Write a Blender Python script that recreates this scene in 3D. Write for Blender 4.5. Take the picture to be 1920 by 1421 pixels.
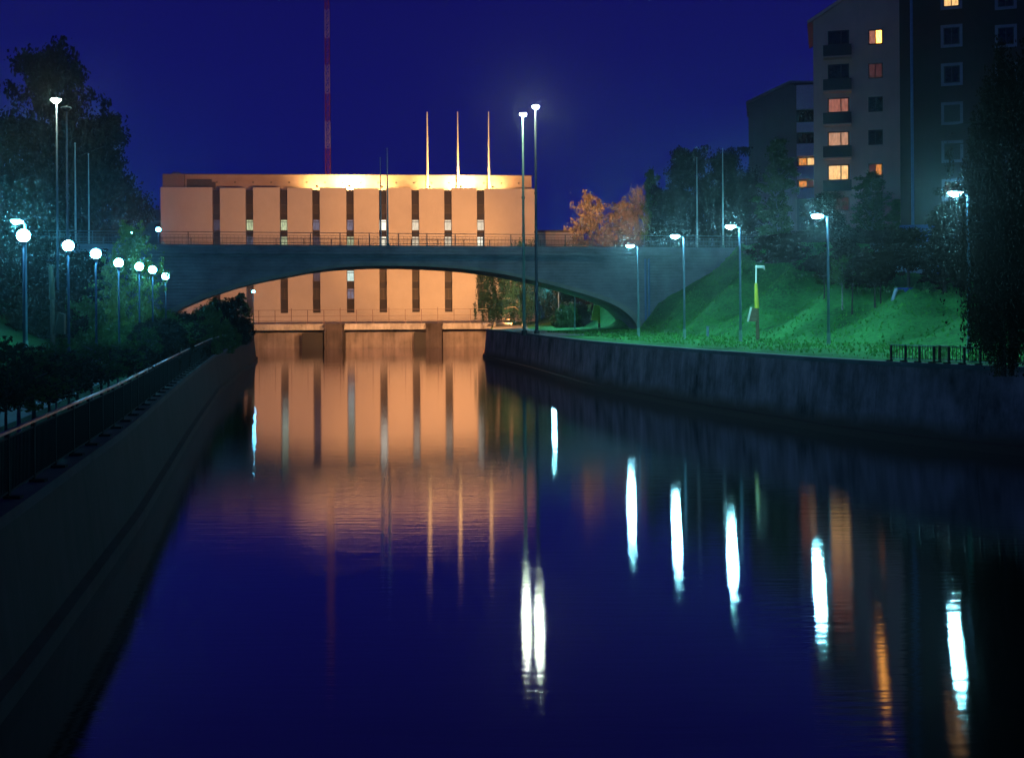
import bpy, math, random
import numpy as np
from mathutils import Vector, Matrix, noise as mnoise

for o in list(bpy.data.objects):
    bpy.data.objects.remove(o)
SC = bpy.context.scene
COL = SC.collection
R = math.radians
random.seed(7)

# ------------------------------------------------------------------ camera
F = 2200.0          # focal length in pixels of the 1920 wide photograph
HZ = 578.0          # horizon row
CH = 6.5            # camera height over the water
ROLL = 0.007
cam_d = bpy.data.cameras.new("camera")
cam = bpy.data.objects.new("camera", cam_d)
COL.objects.link(cam)
cam_d.sensor_width = 36.0
cam_d.lens = 36.0 * F / 1920.0
cam_d.shift_y = -(710.5 - HZ) / 1920.0
cam_d.clip_start = 0.5
cam_d.clip_end = 5000
cam.matrix_world = (Matrix.Translation((0, 0, CH)) @ Matrix.Rotation(R(90), 4, 'X')
                    @ Matrix.Rotation(-ROLL, 4, 'Z'))
SC.camera = cam

# ------------------------------------------------------------------ world: late blue dusk
SC.view_settings.view_transform = 'Standard'
SC.view_settings.look = 'None'
SC.view_settings.exposure = 0.0
SC.view_settings.gamma = 1.0
W = bpy.data.worlds.new("World")
SC.world = W
W.use_nodes = True
nt = W.node_tree
nt.nodes.clear()
wo = nt.nodes.new('ShaderNodeOutputWorld')
bg = nt.nodes.new('ShaderNodeBackground')
sky = nt.nodes.new('ShaderNodeTexSky')
sky.sky_type = 'NISHITA'
sky.sun_disc = False
sky.sun_elevation = R(-4.0)
sky.sun_rotation = R(200)
sky.ozone_density = 6.0
tint = nt.nodes.new('ShaderNodeMix')
tint.data_type = 'RGBA'
tint.blend_type = 'MULTIPLY'
tint.inputs[0].default_value = 1.0
tint.inputs[7].default_value = (0.9, 0.62, 1.35, 1)
nt.links.new(sky.outputs[0], tint.inputs[6])
# deep blue of the night air, a little paler towards the horizon
tc = nt.nodes.new('ShaderNodeTexCoord')
sep = nt.nodes.new('ShaderNodeSeparateXYZ')
rmp = nt.nodes.new('ShaderNodeValToRGB')
nt.links.new(tc.outputs['Generated'], sep.inputs[0])
nt.links.new(sep.outputs['Z'], rmp.inputs[0])
e = rmp.color_ramp.elements
e[0].position = 0.0
e[0].color = (0.0065, 0.0150, 0.155, 1)
e[1].position = 1.0
e[1].color = (0.0035, 0.0035, 0.040, 1)
for p_, c_ in ((0.10, (0.0052, 0.0062, 0.128, 1)), (0.26, (0.0052, 0.0048, 0.102, 1)),
               (0.5, (0.0055, 0.0048, 0.058, 1))):
    x_ = e.new(p_)
    x_.color = c_
add = nt.nodes.new('ShaderNodeMix')
add.data_type = 'RGBA'
add.blend_type = 'ADD'
add.inputs[0].default_value = 0.02
nt.links.new(rmp.outputs[0], add.inputs[6])
nt.links.new(tint.outputs[2], add.inputs[7])
nt.links.new(add.outputs[2], bg.inputs[0])
bg.inputs[1].default_value = 1.0
nt.links.new(bg.outputs[0], wo.inputs[0])

cy = SC.cycles
cy.use_denoising = True
cy.max_bounces = 5
cy.diffuse_bounces = 2
cy.glossy_bounces = 3
cy.transmission_bounces = 2
cy.transparent_max_bounces = 6
cy.volume_bounces = 0
cy.caustics_reflective = False
cy.caustics_refractive = False
cy.sample_clamp_indirect = 4.0
cy.use_light_tree = True


# ------------------------------------------------------------------ helpers
def uv(px, py):
    x, y = px - 960.0, py - HZ
    return x - ROLL * y, y + ROLL * x


def at(px, py, Y):
    u, v = uv(px, py)
    return Vector((u / F * Y, Y, CH - v / F * Y))


def tag(o, label=None, cat=None, group=None, kind=None):
    if label: o['label'] = label
    if cat: o['category'] = cat
    if group: o['group'] = group
    if kind: o['kind'] = kind
    return o


def empty(name, loc, label, cat, group=None, rz=0.0):
    o = bpy.data.objects.new(name, None)
    o.empty_display_size = 0.3
    o.location = loc
    o.rotation_euler = (0, 0, rz)
    COL.objects.link(o)
    return tag(o, label, cat, group)


def copy_tree(o, parent=None):
    c = o.copy()
    COL.objects.link(c)
    if parent is not None:
        c.parent = parent
    for ch in list(o.children):
        copy_tree(ch, c)
    return c


class MB:
    def __init__(s):
        s.v = []
        s.f = []
        s.n = 0

    def add(s, vs, fs):
        s.v.extend([tuple(v) for v in vs])
        s.f.extend([tuple(i + s.n for i in f) for f in fs])
        s.n += len(vs)
        return s

    def box(s, x0, x1, y0, y1, z0, z1):
        return s.add([(x0, y0, z0), (x1, y0, z0), (x1, y1, z0), (x0, y1, z0),
                      (x0, y0, z1), (x1, y0, z1), (x1, y1, z1), (x0, y1, z1)],
                     [(3, 2, 1, 0), (4, 5, 6, 7), (0, 1, 5, 4), (1, 2, 6, 5), (2, 3, 7, 6), (3, 0, 4, 7)])

    def bar(s, a, b, w, h=None):
        a, b = Vector(a), Vector(b)
        h = h or w
        d = (b - a).normalized()
        up = Vector((0, 0, 1)) if abs(d.z) < 0.95 else Vector((0, 1, 0))
        sx = d.cross(up).normalized() * (w / 2)
        sz = sx.cross(d).normalized() * (h / 2)
        vs = [a - sx - sz, a + sx - sz, a + sx + sz, a - sx + sz,
              b - sx - sz, b + sx - sz, b + sx + sz, b - sx + sz]
        return s.add(vs, [(3, 2, 1, 0), (4, 5, 6, 7), (0, 1, 5, 4), (1, 2, 6, 5), (2, 3, 7, 6), (3, 0, 4, 7)])

    def tube(s, pts, rad, n=8, cap=True):
        pts = [Vector(p) for p in pts]
        if not hasattr(rad, '__len__'):
            rad = [rad] * len(pts)
        vs = []
        for i, p in enumerate(pts):
            d = (pts[min(i + 1, len(pts) - 1)] - pts[max(i - 1, 0)]).normalized()
            up = Vector((0, 1, 0)) if abs(d.y) < 0.9 else Vector((1, 0, 0))
            a = d.cross(up).normalized()
            b = d.cross(a).normalized()
            for k in range(n):
                t = 2 * math.pi * k / n
                vs.append(p + (a * math.cos(t) + b * math.sin(t)) * rad[i])
        fs = []
        for i in range(len(pts) - 1):
            for k in range(n):
                k2 = (k + 1) % n
                fs.append((i * n + k, i * n + k2, (i + 1) * n + k2, (i + 1) * n + k))
        if cap:
            fs.append(tuple(range(n))[::-1])
            fs.append(tuple((len(pts) - 1) * n + k for k in range(n)))
        return s.add(vs, fs)

    def ball(s, c, r, seg=12, rings=8, zmin=-1.0, zmax=1.0):
        c = Vector(c)
        if not hasattr(r, '__len__'):
            r = (r, r, r)
        a0, a1 = math.asin(zmin), math.asin(zmax)
        vs, fs = [], []
        for i in range(rings + 1):
            t = a0 + (a1 - a0) * i / rings
            for k in range(seg):
                p = 2 * math.pi * k / seg
                vs.append((c.x + r[0] * math.cos(t) * math.cos(p), c.y + r[1] * math.cos(t) * math.sin(p),
                           c.z + r[2] * math.sin(t)))
        for i in range(rings):
            for k in range(seg):
                k2 = (k + 1) % seg
                fs.append((i * seg + k, i * seg + k2, (i + 1) * seg + k2, (i + 1) * seg + k))
        if zmin > -0.999:
            fs.append(tuple(range(seg))[::-1])
        if zmax < 0.999:
            fs.append(tuple(rings * seg + k for k in range(seg)))
        return s.add(vs, fs)

    def prism(s, pts, y0, y1):
        """closed outline in x,z extruded along y"""
        n = len(pts)
        vs = [(p[0], y0, p[1]) for p in pts] + [(p[0], y1, p[1]) for p in pts]
        fs = [tuple(range(n)), tuple(range(2 * n - 1, n - 1, -1))]
        for i in range(n):
            j = (i + 1) % n
            fs.append((j, i, i + n, j + n))
        return s.add(vs, fs)

    def build(s, name, mat, parent=None, smooth=False, loc=None):
        me = bpy.data.meshes.new(name)
        me.from_pydata(s.v, [], s.f)
        me.validate()
        me.materials.append(mat)
        if smooth:
            me.polygons.foreach_set('use_smooth', [True] * len(me.polygons))
        o = bpy.data.objects.new(name, me)
        COL.objects.link(o)
        if parent is not None:
            o.parent = parent
        if loc is not None:
            o.location = loc
        return o


# ------------------------------------------------------------------ materials
def newmat(name):
    m = bpy.data.materials.new(name)
    m.use_nodes = True
    t = m.node_tree
    return m, t, t.nodes['Principled BSDF']


def mat_plain(name, col, rough=0.6, metal=0.0, var=0.25, scale=3.0, bump=0.0):
    m, t, b = newmat(name)
    tcn = t.nodes.new('ShaderNodeTexCoord')
    nz = t.nodes.new('ShaderNodeTexNoise')
    nz.inputs['Scale'].default_value = scale
    nz.inputs['Detail'].default_value = 5
    t.links.new(tcn.outputs['Object'], nz.inputs['Vector'])
    cr = t.nodes.new('ShaderNodeValToRGB')
    cr.color_ramp.elements[0].position = 0.3
    cr.color_ramp.elements[1].position = 0.7
    cr.color_ramp.elements[0].color = tuple(c * (1 - var) for c in col) + (1,)
    cr.color_ramp.elements[1].color = tuple(min(1, c * (1 + var)) for c in col) + (1,)
    t.links.new(nz.outputs['Fac'], cr.inputs[0])
    t.links.new(cr.outputs[0], b.inputs['Base Color'])
    b.inputs['Roughness'].default_value = rough
    b.inputs['Metallic'].default_value = metal
    if bump:
        bp = t.nodes.new('ShaderNodeBump')
        bp.inputs['Strength'].default_value = bump
        bp.inputs['Distance'].default_value = 0.05
        t.links.new(nz.outputs['Fac'], bp.inputs['Height'])
        t.links.new(bp.outputs[0], b.inputs['Normal'])
    return m


def mat_concrete(name, col, streak=0.5, board=0.0, tide=0.0, sscale=(0.6, 0.6, 0.06), contrast=0.45, joint=0.0):
    """weathered concrete: blotches, run-off streaks, board or joint lines"""
    m, t, b = newmat(name)
    L = t.links.new
    N = t.nodes.new
    tcn = N('ShaderNodeTexCoord')
    n1 = N('ShaderNodeTexNoise')
    n1.inputs['Scale'].default_value = 0.35
    n1.inputs['Detail'].default_value = 8
    n1.inputs['Roughness'].default_value = 0.62
    L(tcn.outputs['Object'], n1.inputs['Vector'])
    mp = N('ShaderNodeMapping')
    mp.inputs['Scale'].default_value = sscale
    L(tcn.outputs['Object'], mp.inputs[0])
    n2 = N('ShaderNodeTexNoise')
    n2.inputs['Scale'].default_value = 2.2
    n2.inputs['Detail'].default_value = 7
    n2.inputs['Roughness'].default_value = 0.7
    L(mp.outputs[0], n2.inputs['Vector'])
    mx = N('ShaderNodeMath')
    mx.operation = 'MULTIPLY_ADD'
    L(n2.outputs['Fac'], mx.inputs[0])
    mx.inputs[1].default_value = streak
    m2 = N('ShaderNodeMath')
    m2.operation = 'MULTIPLY'
    L(n1.outputs['Fac'], m2.inputs[0])
    m2.inputs[1].default_value = 1 - streak
    L(m2.outputs[0], mx.inputs[2])
    cr = N('ShaderNodeValToRGB')
    cr.color_ramp.elements[0].position = 0.36
    cr.color_ramp.elements[1].position = 0.62
    cr.color_ramp.elements[0].color = tuple(c * (1 - contrast) for c in col) + (1,)
    cr.color_ramp.elements[1].color = tuple(min(1, c * (1 + contrast * 0.6)) for c in col) + (1,)
    L(mx.outputs[0], cr.inputs[0])
    out = cr.outputs[0]
    bp = N('ShaderNodeBump')
    bp.inputs['Strength'].default_value = 0.5
    bp.inputs['Distance'].default_value = 0.04
    hgt = n1.outputs['Fac']
    if board:
        w = N('ShaderNodeTexWave')
        w.wave_type = 'BANDS'
        w.bands_direction = 'Z'
        w.inputs['Scale'].default_value = board
        w.inputs['Distortion'].default_value = 0.6
        w.inputs['Detail'].default_value = 3
        L(tcn.outputs['Object'], w.inputs['Vector'])
        mm = N('ShaderNodeMix')
        mm.data_type = 'RGBA'
        mm.blend_type = 'MULTIPLY'
        mm.inputs[0].default_value = 0.09
        L(out, mm.inputs[6])
        L(w.outputs['Color'], mm.inputs[7])
        out = mm.outputs[2]
        hgt = w.outputs['Fac']
    if joint:
        br = N('ShaderNodeTexBrick')
        br.inputs['Scale'].default_value = 1.0
        br.inputs['Brick Width'].default_value = joint
        br.inputs['Row Height'].default_value = joint * 2
        br.inputs['Mortar Size'].default_value = 0.03
        br.inputs['Color1'].default_value = (1, 1, 1, 1)
        br.inputs['Color2'].default_value = (0.8, 0.8, 0.8, 1)
        br.inputs['Mortar'].default_value = (0.55, 0.55, 0.55, 1)
        sp = N('ShaderNodeSeparateXYZ')
        cb = N('ShaderNodeCombineXYZ')
        L(tcn.outputs['Object'], sp.inputs[0])
        L(sp.outputs['Y'], cb.inputs[0])
        L(sp.outputs['Z'], cb.inputs[1])
        L(cb.outputs[0], br.inputs['Vector'])
        mm = N('ShaderNodeMix')
        mm.data_type = 'RGBA'
        mm.blend_type = 'MULTIPLY'
        mm.inputs[0].default_value = 0.8
        L(out, mm.inputs[6])
        L(br.outputs['Color'], mm.inputs[7])
        out = mm.outputs[2]
    if tide:
        # brown silt and algae left on the foot of the wall by changing water levels
        sp2 = N('ShaderNodeSeparateXYZ')
        L(tcn.outputs['Object'], sp2.inputs[0])
        ad_ = N('ShaderNodeMath')
        ad_.operation = 'MULTIPLY_ADD'
        L(n1.outputs['Fac'], ad_.inputs[0])
        ad_.inputs[1].default_value = -1.2
        L(sp2.outputs['Z'], ad_.inputs[2])
        mr_ = N('ShaderNodeMapRange')
        mr_.inputs['From Min'].default_value = tide - 0.6 - 0.35
        mr_.inputs['From Max'].default_value = tide - 0.6 + 0.35
        L(ad_.outputs[0], mr_.inputs['Value'])
        mt = N('ShaderNodeMix')
        mt.data_type = 'RGBA'
        L(mr_.outputs[0], mt.inputs[0])
        mt.inputs[6].default_value = (0.16, 0.065, 0.055, 1)
        L(out, mt.inputs[7])
        out = mt.outputs[2]
    L(out, b.inputs['Base Color'])
    L(hgt, bp.inputs['Height'])
    L(bp.outputs[0], b.inputs['Normal'])
    b.inputs['Roughness'].default_value = 0.9
    return m


def mat_emit(name, col, strength):
    m = bpy.data.materials.new(name)
    m.use_nodes = True
    t = m.node_tree
    t.nodes.clear()
    o = t.nodes.new('ShaderNodeOutputMaterial')
    e_ = t.nodes.new('ShaderNodeEmission')
    e_.inputs[0].default_value = tuple(col) + (1,)
    e_.inputs[1].default_value = strength
    t.links.new(e_.outputs[0], o.inputs[0])
    return m


def mat_room(name, col, strength, scale=1.5, lo=0.45):
    """a lit window pane: uneven light of curtains and room behind"""
    m = bpy.data.materials.new(name)
    m.use_nodes = True
    t = m.node_tree
    t.nodes.clear()
    o = t.nodes.new('ShaderNodeOutputMaterial')
    e_ = t.nodes.new('ShaderNodeEmission')
    g_ = t.nodes.new('ShaderNodeBsdfGlossy')
    g_.inputs[0].default_value = (0.03, 0.03, 0.03, 1)
    g_.inputs['Roughness'].default_value = 0.55
    a_ = t.nodes.new('ShaderNodeAddShader')
    tcn = t.nodes.new('ShaderNodeTexCoord')
    nz = t.nodes.new('ShaderNodeTexNoise')
    mp = t.nodes.new('ShaderNodeMapping')
    mp.inputs['Scale'].default_value = (3.0, 1, 0.7)
    nz.inputs['Scale'].default_value = scale
    cr = t.nodes.new('ShaderNodeValToRGB')
    cr.color_ramp.elements[0].position = 0.35
    cr.color_ramp.elements[1].position = 0.65
    cr.color_ramp.elements[0].color = tuple(c * lo for c in col) + (1,)
    cr.color_ramp.elements[1].color = tuple(col) + (1,)
    t.links.new(tcn.outputs['Object'], mp.inputs[0])
    t.links.new(mp.outputs[0], nz.inputs['Vector'])
    t.links.new(nz.outputs['Fac'], cr.inputs[0])
    t.links.new(cr.outputs[0], e_.inputs[0])
    e_.inputs[1].default_value = strength
    t.links.new(e_.outputs[0], a_.inputs[0])
    t.links.new(g_.outputs[0], a_.inputs[1])
    t.links.new(a_.outputs[0], o.inputs[0])
    m.cycles.emission_sampling = 'NONE'
    return m


def mat_leaf(name, c1, c2):
    m, t, b = newmat(name)
    L = t.links.new
    oi = t.nodes.new('ShaderNodeObjectInfo')
    tcn = t.nodes.new('ShaderNodeTexCoord')
    nz = t.nodes.new('ShaderNodeTexNoise')
    nz.inputs['Scale'].default_value = 1.3
    nz.inputs['Detail'].default_value = 4
    L(tcn.outputs['Object'], nz.inputs['Vector'])
    ad = t.nodes.new('ShaderNodeMath')
    ad.operation = 'MULTIPLY_ADD'
    L(oi.outputs['Random'], ad.inputs[0])
    ad.inputs[1].default_value = 0.25
    L(nz.outputs['Fac'], ad.inputs[2])
    cr = t.nodes.new('ShaderNodeValToRGB')
    cr.color_ramp.elements[0].position = 0.35
    cr.color_ramp.elements[1].position = 0.85
    cr.color_ramp.elements[0].color = tuple(c1) + (1,)
    cr.color_ramp.elements[1].color = tuple(c2) + (1,)
    L(ad.outputs[0], cr.inputs[0])
    L(cr.outputs[0], b.inputs['Base Color'])
    b.inputs['Roughness'].default_value = 0.85
    b.inputs['Specular IOR Level'].default_value = 0.1
    tl = t.nodes.new('ShaderNodeBsdfTranslucent')
    L(cr.outputs[0], tl.inputs[0])
    mx = t.nodes.new('ShaderNodeMixShader')
    mx.inputs[0].default_value = 0.35
    L(b.outputs[0], mx.inputs[1])
    L(tl.outputs[0], mx.inputs[2])
    L(mx.outputs[0], t.nodes['Material Output'].inputs[0])
    return m


def mat_grass(name='grass_turf', k=1.0):
    m, t, b = newmat(name)
    L = t.links.new
    N = t.nodes.new
    tcn = N('ShaderNodeTexCoord')
    a = N('ShaderNodeTexNoise')
    a.inputs['Scale'].default_value = 0.22
    a.inputs['Detail'].default_value = 6
    a.inputs['Roughness'].default_value = 0.65
    c = N('ShaderNodeTexNoise')
    c.inputs['Scale'].default_value = 3.5
    c.inputs['Detail'].default_value = 8
    c.inputs['Roughness'].default_value = 0.75
    L(tcn.outputs['Object'], a.inputs['Vector'])
    L(tcn.outputs['Object'], c.inputs['Vector'])
    mx = N('ShaderNodeMath')
    mx.operation = 'MULTIPLY_ADD'
    L(c.outputs['Fac'], mx.inputs[0])
    mx.inputs[1].default_value = 0.55
    h = N('ShaderNodeMath')
    h.operation = 'MULTIPLY'
    L(a.outputs['Fac'], h.inputs[0])
    h.inputs[1].default_value = 0.45
    L(h.outputs[0], mx.inputs[2])
    cr = N('ShaderNodeValToRGB')
    cr.color_ramp.elements[0].position = 0.36
    cr.color_ramp.elements[1].position = 0.64
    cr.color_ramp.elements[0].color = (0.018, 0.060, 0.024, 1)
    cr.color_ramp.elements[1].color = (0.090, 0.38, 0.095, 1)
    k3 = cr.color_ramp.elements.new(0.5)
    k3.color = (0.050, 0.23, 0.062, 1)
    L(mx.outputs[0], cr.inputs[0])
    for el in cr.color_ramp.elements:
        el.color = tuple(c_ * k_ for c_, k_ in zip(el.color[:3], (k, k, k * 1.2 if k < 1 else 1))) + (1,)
    L(cr.outputs[0], b.inputs['Base Color'])
    bp = N('ShaderNodeBump')
    bp.inputs['Strength'].default_value = 0.9
    bp.inputs['Distance'].default_value = 0.12
    L(c.outputs['Fac'], bp.inputs['Height'])
    L(bp.outputs[0], b.inputs['Normal'])
    b.inputs['Roughness'].default_value = 0.95
    b.inputs['Specular IOR Level'].default_value = 0.15
    return m


def mat_water():
    m = bpy.data.materials.new('canal_water')
    m.use_nodes = True
    t = m.node_tree
    t.nodes.clear()
    L = t.links.new
    N = t.nodes.new
    o = N('ShaderNodeOutputMaterial')
    g = N('ShaderNodeBsdfGlossy')
    g.distribution = 'BECKMANN'
    g.inputs['Roughness'].default_value = 0.08
    g.inputs['Anisotropy'].default_value = 0.36
    g.inputs[0].default_value = (0.98, 0.94, 1.0, 1)
    d = N('ShaderNodeBsdfDiffuse')
    d.inputs[0].default_value = (0.004, 0.005, 0.008, 1)
    tg = N('ShaderNodeCombineXYZ')
    tg.inputs[0].default_value = 1.0
    L(tg.outputs[0], g.inputs['Tangent'])
    lw = N('ShaderNodeLayerWeight')
    lw.inputs[0].default_value = 0.5
    fr = N('ShaderNodeMapRange')
    fr.inputs['From Min'].default_value = 0.66
    fr.inputs['From Max'].default_value = 0.92
    fr.inputs['To Min'].default_value = 0.42
    fr.inputs['To Max'].default_value = 0.90
    L(lw.outputs['Facing'], fr.inputs['Value'])
    tcn = N('ShaderNodeTexCoord')
    mp = N('ShaderNodeMapping')
    mp.inputs['Scale'].default_value = (0.22, 1.6, 1)
    n = N('ShaderNodeTexNoise')
    n.inputs['Scale'].default_value = 2.6
    n.inputs['Detail'].default_value = 5
    L(tcn.outputs['Object'], mp.inputs[0])
    L(mp.outputs[0], n.inputs['Vector'])
    mp2 = N('ShaderNodeMapping')
    mp2.inputs['Scale'].default_value = (0.05, 0.16, 1)
    n2 = N('ShaderNodeTexNoise')
    n2.inputs['Scale'].default_value = 1.0
    n2.inputs['Detail'].default_value = 3
    L(tcn.outputs['Object'], mp2.inputs[0])
    L(mp2.outputs[0], n2.inputs['Vector'])
    # patches of calmer and rougher water
    mr = N('ShaderNodeMapRange')
    mr.inputs['From Min'].default_value = 0.35
    mr.inputs['From Max'].default_value = 0.7
    mr.inputs['To Min'].default_value = 0.075
    mr.inputs['To Max'].default_value = 0.090
    L(n2.outputs['Fac'], mr.inputs['Value'])
    L(mr.outputs[0], g.inputs['Roughness'])
    bp = N('ShaderNodeBump')
    bp.inputs['Strength'].default_value = 0.085
    bp.inputs['Distance'].default_value = 0.05
    L(n.outputs['Fac'], bp.inputs['Height'])
    L(bp.outputs[0], g.inputs['Normal'])
    mx = N('ShaderNodeMixShader')
    L(fr.outputs[0], mx.inputs[0])
    L(d.outputs[0], mx.inputs[1])
    L(g.outputs[0], mx.inputs[2])
    L(mx.outputs[0], o.inputs[0])
    return m


M = dict(
    water=mat_water(), grass=mat_grass(), roughgrass=mat_grass('dark_rough_grass', 0.35),  # left bank's dimmer light put into a darker copy of the turf
    asphalt=mat_plain('asphalt', (0.055, 0.055, 0.06), 0.85, var=0.3, scale=2, bump=0.3),
    paving=mat_plain('path_paving', (0.20, 0.21, 0.21), 0.85, var=0.2, scale=1.5, bump=0.2),
    wall=mat_concrete('stained_canal_concrete', (0.42, 0.23, 0.28), 0.5, contrast=0.9, tide=0.9, joint=5.0, sscale=(0.45, 0.45, 0.13)),
    darkwall=mat_concrete('dark_canal_concrete', (0.026, 0.016, 0.022), 0.6, contrast=0.75, joint=5.0, sscale=(0.9, 0.9, 0.10)),  # left wall's lack of light put into a darker copy of the concrete
    darkcoping=mat_concrete('dark_coping_concrete', (0.06, 0.05, 0.06), 0.3),  # coping copy with the same shade put into its colour
    coping=mat_concrete('coping_concrete', (0.17, 0.17, 0.18), 0.3),
    bridge=mat_concrete('board_marked_concrete', (0.24, 0.255, 0.31), 0.45, board=0.9, sscale=(0.2, 0.2, 0.6), contrast=0.38),
    ring=mat_concrete('arch_concrete', (0.25, 0.26, 0.25), 0.3, contrast=0.25),
    gate=mat_plain('wet_dark_steel', (0.012, 0.012, 0.016), 0.8),  # near black standing in for the piers' cast shadow
    damwall=mat_concrete('dam_wall_concrete', (0.17, 0.15, 0.17), 0.5, contrast=0.6),
    dam=mat_concrete('dam_concrete', (0.34, 0.34, 0.38), 0.5, contrast=0.55, sscale=(1, 1, 0.3)),
    pier=mat_concrete('dark_stained_pier', (0.055, 0.045, 0.055), 0.4, contrast=0.8),
    panel=mat_concrete('rough_rendered_panel', (0.50, 0.48, 0.51), 0.4, contrast=0.07, sscale=(1, 1, 0.4)),
    roofwall=mat_concrete('roof_storey_sheet', (0.36, 0.28, 0.26), 0.3, contrast=0.18),
    stationglass=mat_plain('station_dark_glass', (0.02, 0.018, 0.03), 0.6, var=0.2),
    strip=mat_plain('window_band_metal', (0.018, 0.018, 0.035), 0.7, var=0.2),
    darkglass=mat_plain('dark_window_glass', (0.012, 0.012, 0.018), 0.08, var=0.2),
    mullion=mat_plain('brown_mullion', (0.075, 0.05, 0.06), 0.5),
    rail=mat_plain('dark_rail_paint', (0.016, 0.018, 0.022), 0.45, var=0.3),
    damrail=mat_plain('dam_rail_paint', (0.10, 0.06, 0.09), 0.5, var=0.2),
    bridgerail=mat_plain('grey_bridge_rail', (0.10, 0.12, 0.14), 0.5, var=0.2),
    blackrail=mat_plain('black_rail_paint', (0.004, 0.004, 0.005), 0.95, var=0.2),
    galv=mat_plain('galvanised_steel', (0.17, 0.23, 0.33), 0.45, 0.2, var=0.15),
    bluepole=mat_plain('blue_painted_pole', (0.10, 0.19, 0.42), 0.45, var=0.12),
    darkpole=mat_plain('dark_painted_mast', (0.045, 0.055, 0.085), 0.6, var=0.15),
    greypole=mat_plain('grey_painted_mast', (0.20, 0.34, 0.30), 0.5, var=0.15),
    whitepole=mat_plain('white_pole_paint', (0.65, 0.65, 0.62), 0.5, var=0.1),
    housing=mat_plain('lamp_housing', (0.35, 0.37, 0.40), 0.4, var=0.1),
    worn=mat_plain('worn_bare_rail_top', (0.22, 0.25, 0.28), 0.35, 0.3, var=0.9, scale=0.9),
    redpaint=mat_plain('red_mast_paint', (0.38, 0.07, 0.05), 0.5, var=0.15),
    whitepaint=mat_plain('white_mast_paint', (0.62, 0.55, 0.52), 0.5, var=0.1),
    yellow=mat_plain('yellow_painted_steel', (0.62, 0.50, 0.03), 0.5, var=0.12),
    board=mat_plain('pale_board', (0.62, 0.62, 0.50), 0.5, var=0.1),
    wood=mat_plain('weathered_wood', (0.16, 0.11, 0.06), 0.8, var=0.3, scale=8),
    bark=mat_plain('bark', (0.055, 0.045, 0.038), 0.9, var=0.4, scale=6),
    birch=mat_plain('pale_bark', (0.22, 0.21, 0.20), 0.8, var=0.5, scale=5),
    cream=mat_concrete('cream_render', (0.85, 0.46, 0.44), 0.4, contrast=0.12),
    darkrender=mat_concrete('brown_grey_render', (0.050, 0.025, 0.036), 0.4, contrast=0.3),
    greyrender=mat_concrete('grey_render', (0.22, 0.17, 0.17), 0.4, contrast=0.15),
    whiterender=mat_plain('white_balcony_render', (0.80, 0.72, 0.80), 0.7, var=0.08),
    balcony=mat_plain('dark_balcony_board', (0.045, 0.045, 0.075), 0.7, var=0.15),
    frame=mat_plain('dark_window_frame', (0.05, 0.04, 0.045), 0.6),
    wframe=mat_plain('white_window_surround', (0.24, 0.22, 0.32), 0.6, var=0.1),
    bluewall=mat_plain('blue_painted_wall', (0.04, 0.07, 0.30), 0.7, var=0.15),
    palewall=mat_plain('pale_blue_wall', (0.28, 0.34, 0.44), 0.7, var=0.15),
    roof=mat_plain('dark_roof_sheet', (0.06, 0.06, 0.07), 0.6, var=0.2),
    leafdark=mat_leaf('dark_foliage', (0.016, 0.009, 0.005), (0.036, 0.021, 0.009)),
    leaf=mat_leaf('green_foliage', (0.035, 0.070, 0.018), (0.085, 0.15, 0.035)),
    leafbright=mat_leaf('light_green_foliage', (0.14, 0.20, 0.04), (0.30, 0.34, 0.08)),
    leafautumn=mat_leaf('autumn_foliage', (0.12, 0.11, 0.09), (0.28, 0.25, 0.19)),
    leafteal=mat_leaf('dim_birch_foliage', (0.006, 0.024, 0.024), (0.014, 0.06, 0.055)),
    olive=mat_plain('olive_painted_post', (0.055, 0.045, 0.015), 0.6, var=0.15),
    navypole=mat_plain('navy_painted_pole', (0.012, 0.022, 0.055), 0.5, var=0.12),
    soil=mat_plain('bare_soil', (0.07, 0.055, 0.04), 0.95, var=0.35, scale=1.0, bump=0.4),
)
CY = (0.24, 0.84, 1.0)
GL = (0.10, 0.60, 1.0)
WARM = (1.0, 0.42, 0.13)
E_STREET = mat_emit('mercury_street_lens', CY, 1400)
E_GLOBE = mat_emit('mercury_globe', GL, 150)
E_GLARE = mat_emit('glaring_lens', (0.12, 0.80, 1.0), 2200)
E_MAST = mat_emit('mast_head_lens', (0.80, 1.0, 0.72), 230)

# ------------------------------------------------------------------ plan of the canal
YS = np.arange(-80, 700, 0.5)


def table(pts, smooth):
    y = np.array([p[0] for p in pts], float)
    x = np.array([p[1] for p in pts], float)
    t = np.interp(YS, y, x)
    k = int(smooth / 0.5)
    if k > 1:
        ker = np.ones(k) / k
        t = np.convolve(np.pad(t, (k, k), mode='edge'), ker, mode='same')[k:-k]
    return t


LWT = table([(-80, -2), (0, -5.6), (20, -8.9), (35, -11.7), (60.6, -17.1), (92, -23.5), (124, -28.8), (133, -30), (150, -33.1),
             (156, -34.4), (166, -44), (200, -50), (700, -60)], 4)
RWT = table([(-80, 80), (0, 66), (30, 52), (36, 40), (42, 30), (50, 22.4), (57.3, 17.6), (72.6, 12.5), (94, 6.6), (124, 1.9),
             (152, -3.4), (200, -4), (700, -4)], 8)
LW = lambda y: float(np.interp(y, YS, LWT))
RW = lambda y: float(np.interp(y, YS, RWT))
LZ = lambda y: float(np.interp(y, [0, 100, 133, 200], [3.0, 3.0, 3.45, 3.6]))
RZ = 3.8
I = lambda y, a, b: float(np.interp(y, a, b))


def sstep(a, b, x):
    t = min(1, max(0, (x - a) / (b - a)))
    return t * t * (3 - 2 * t)


def smin(a, b, k):
    h = max(k - abs(a - b), 0) / k
    return min(a, b) - h * h * k / 4


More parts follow.
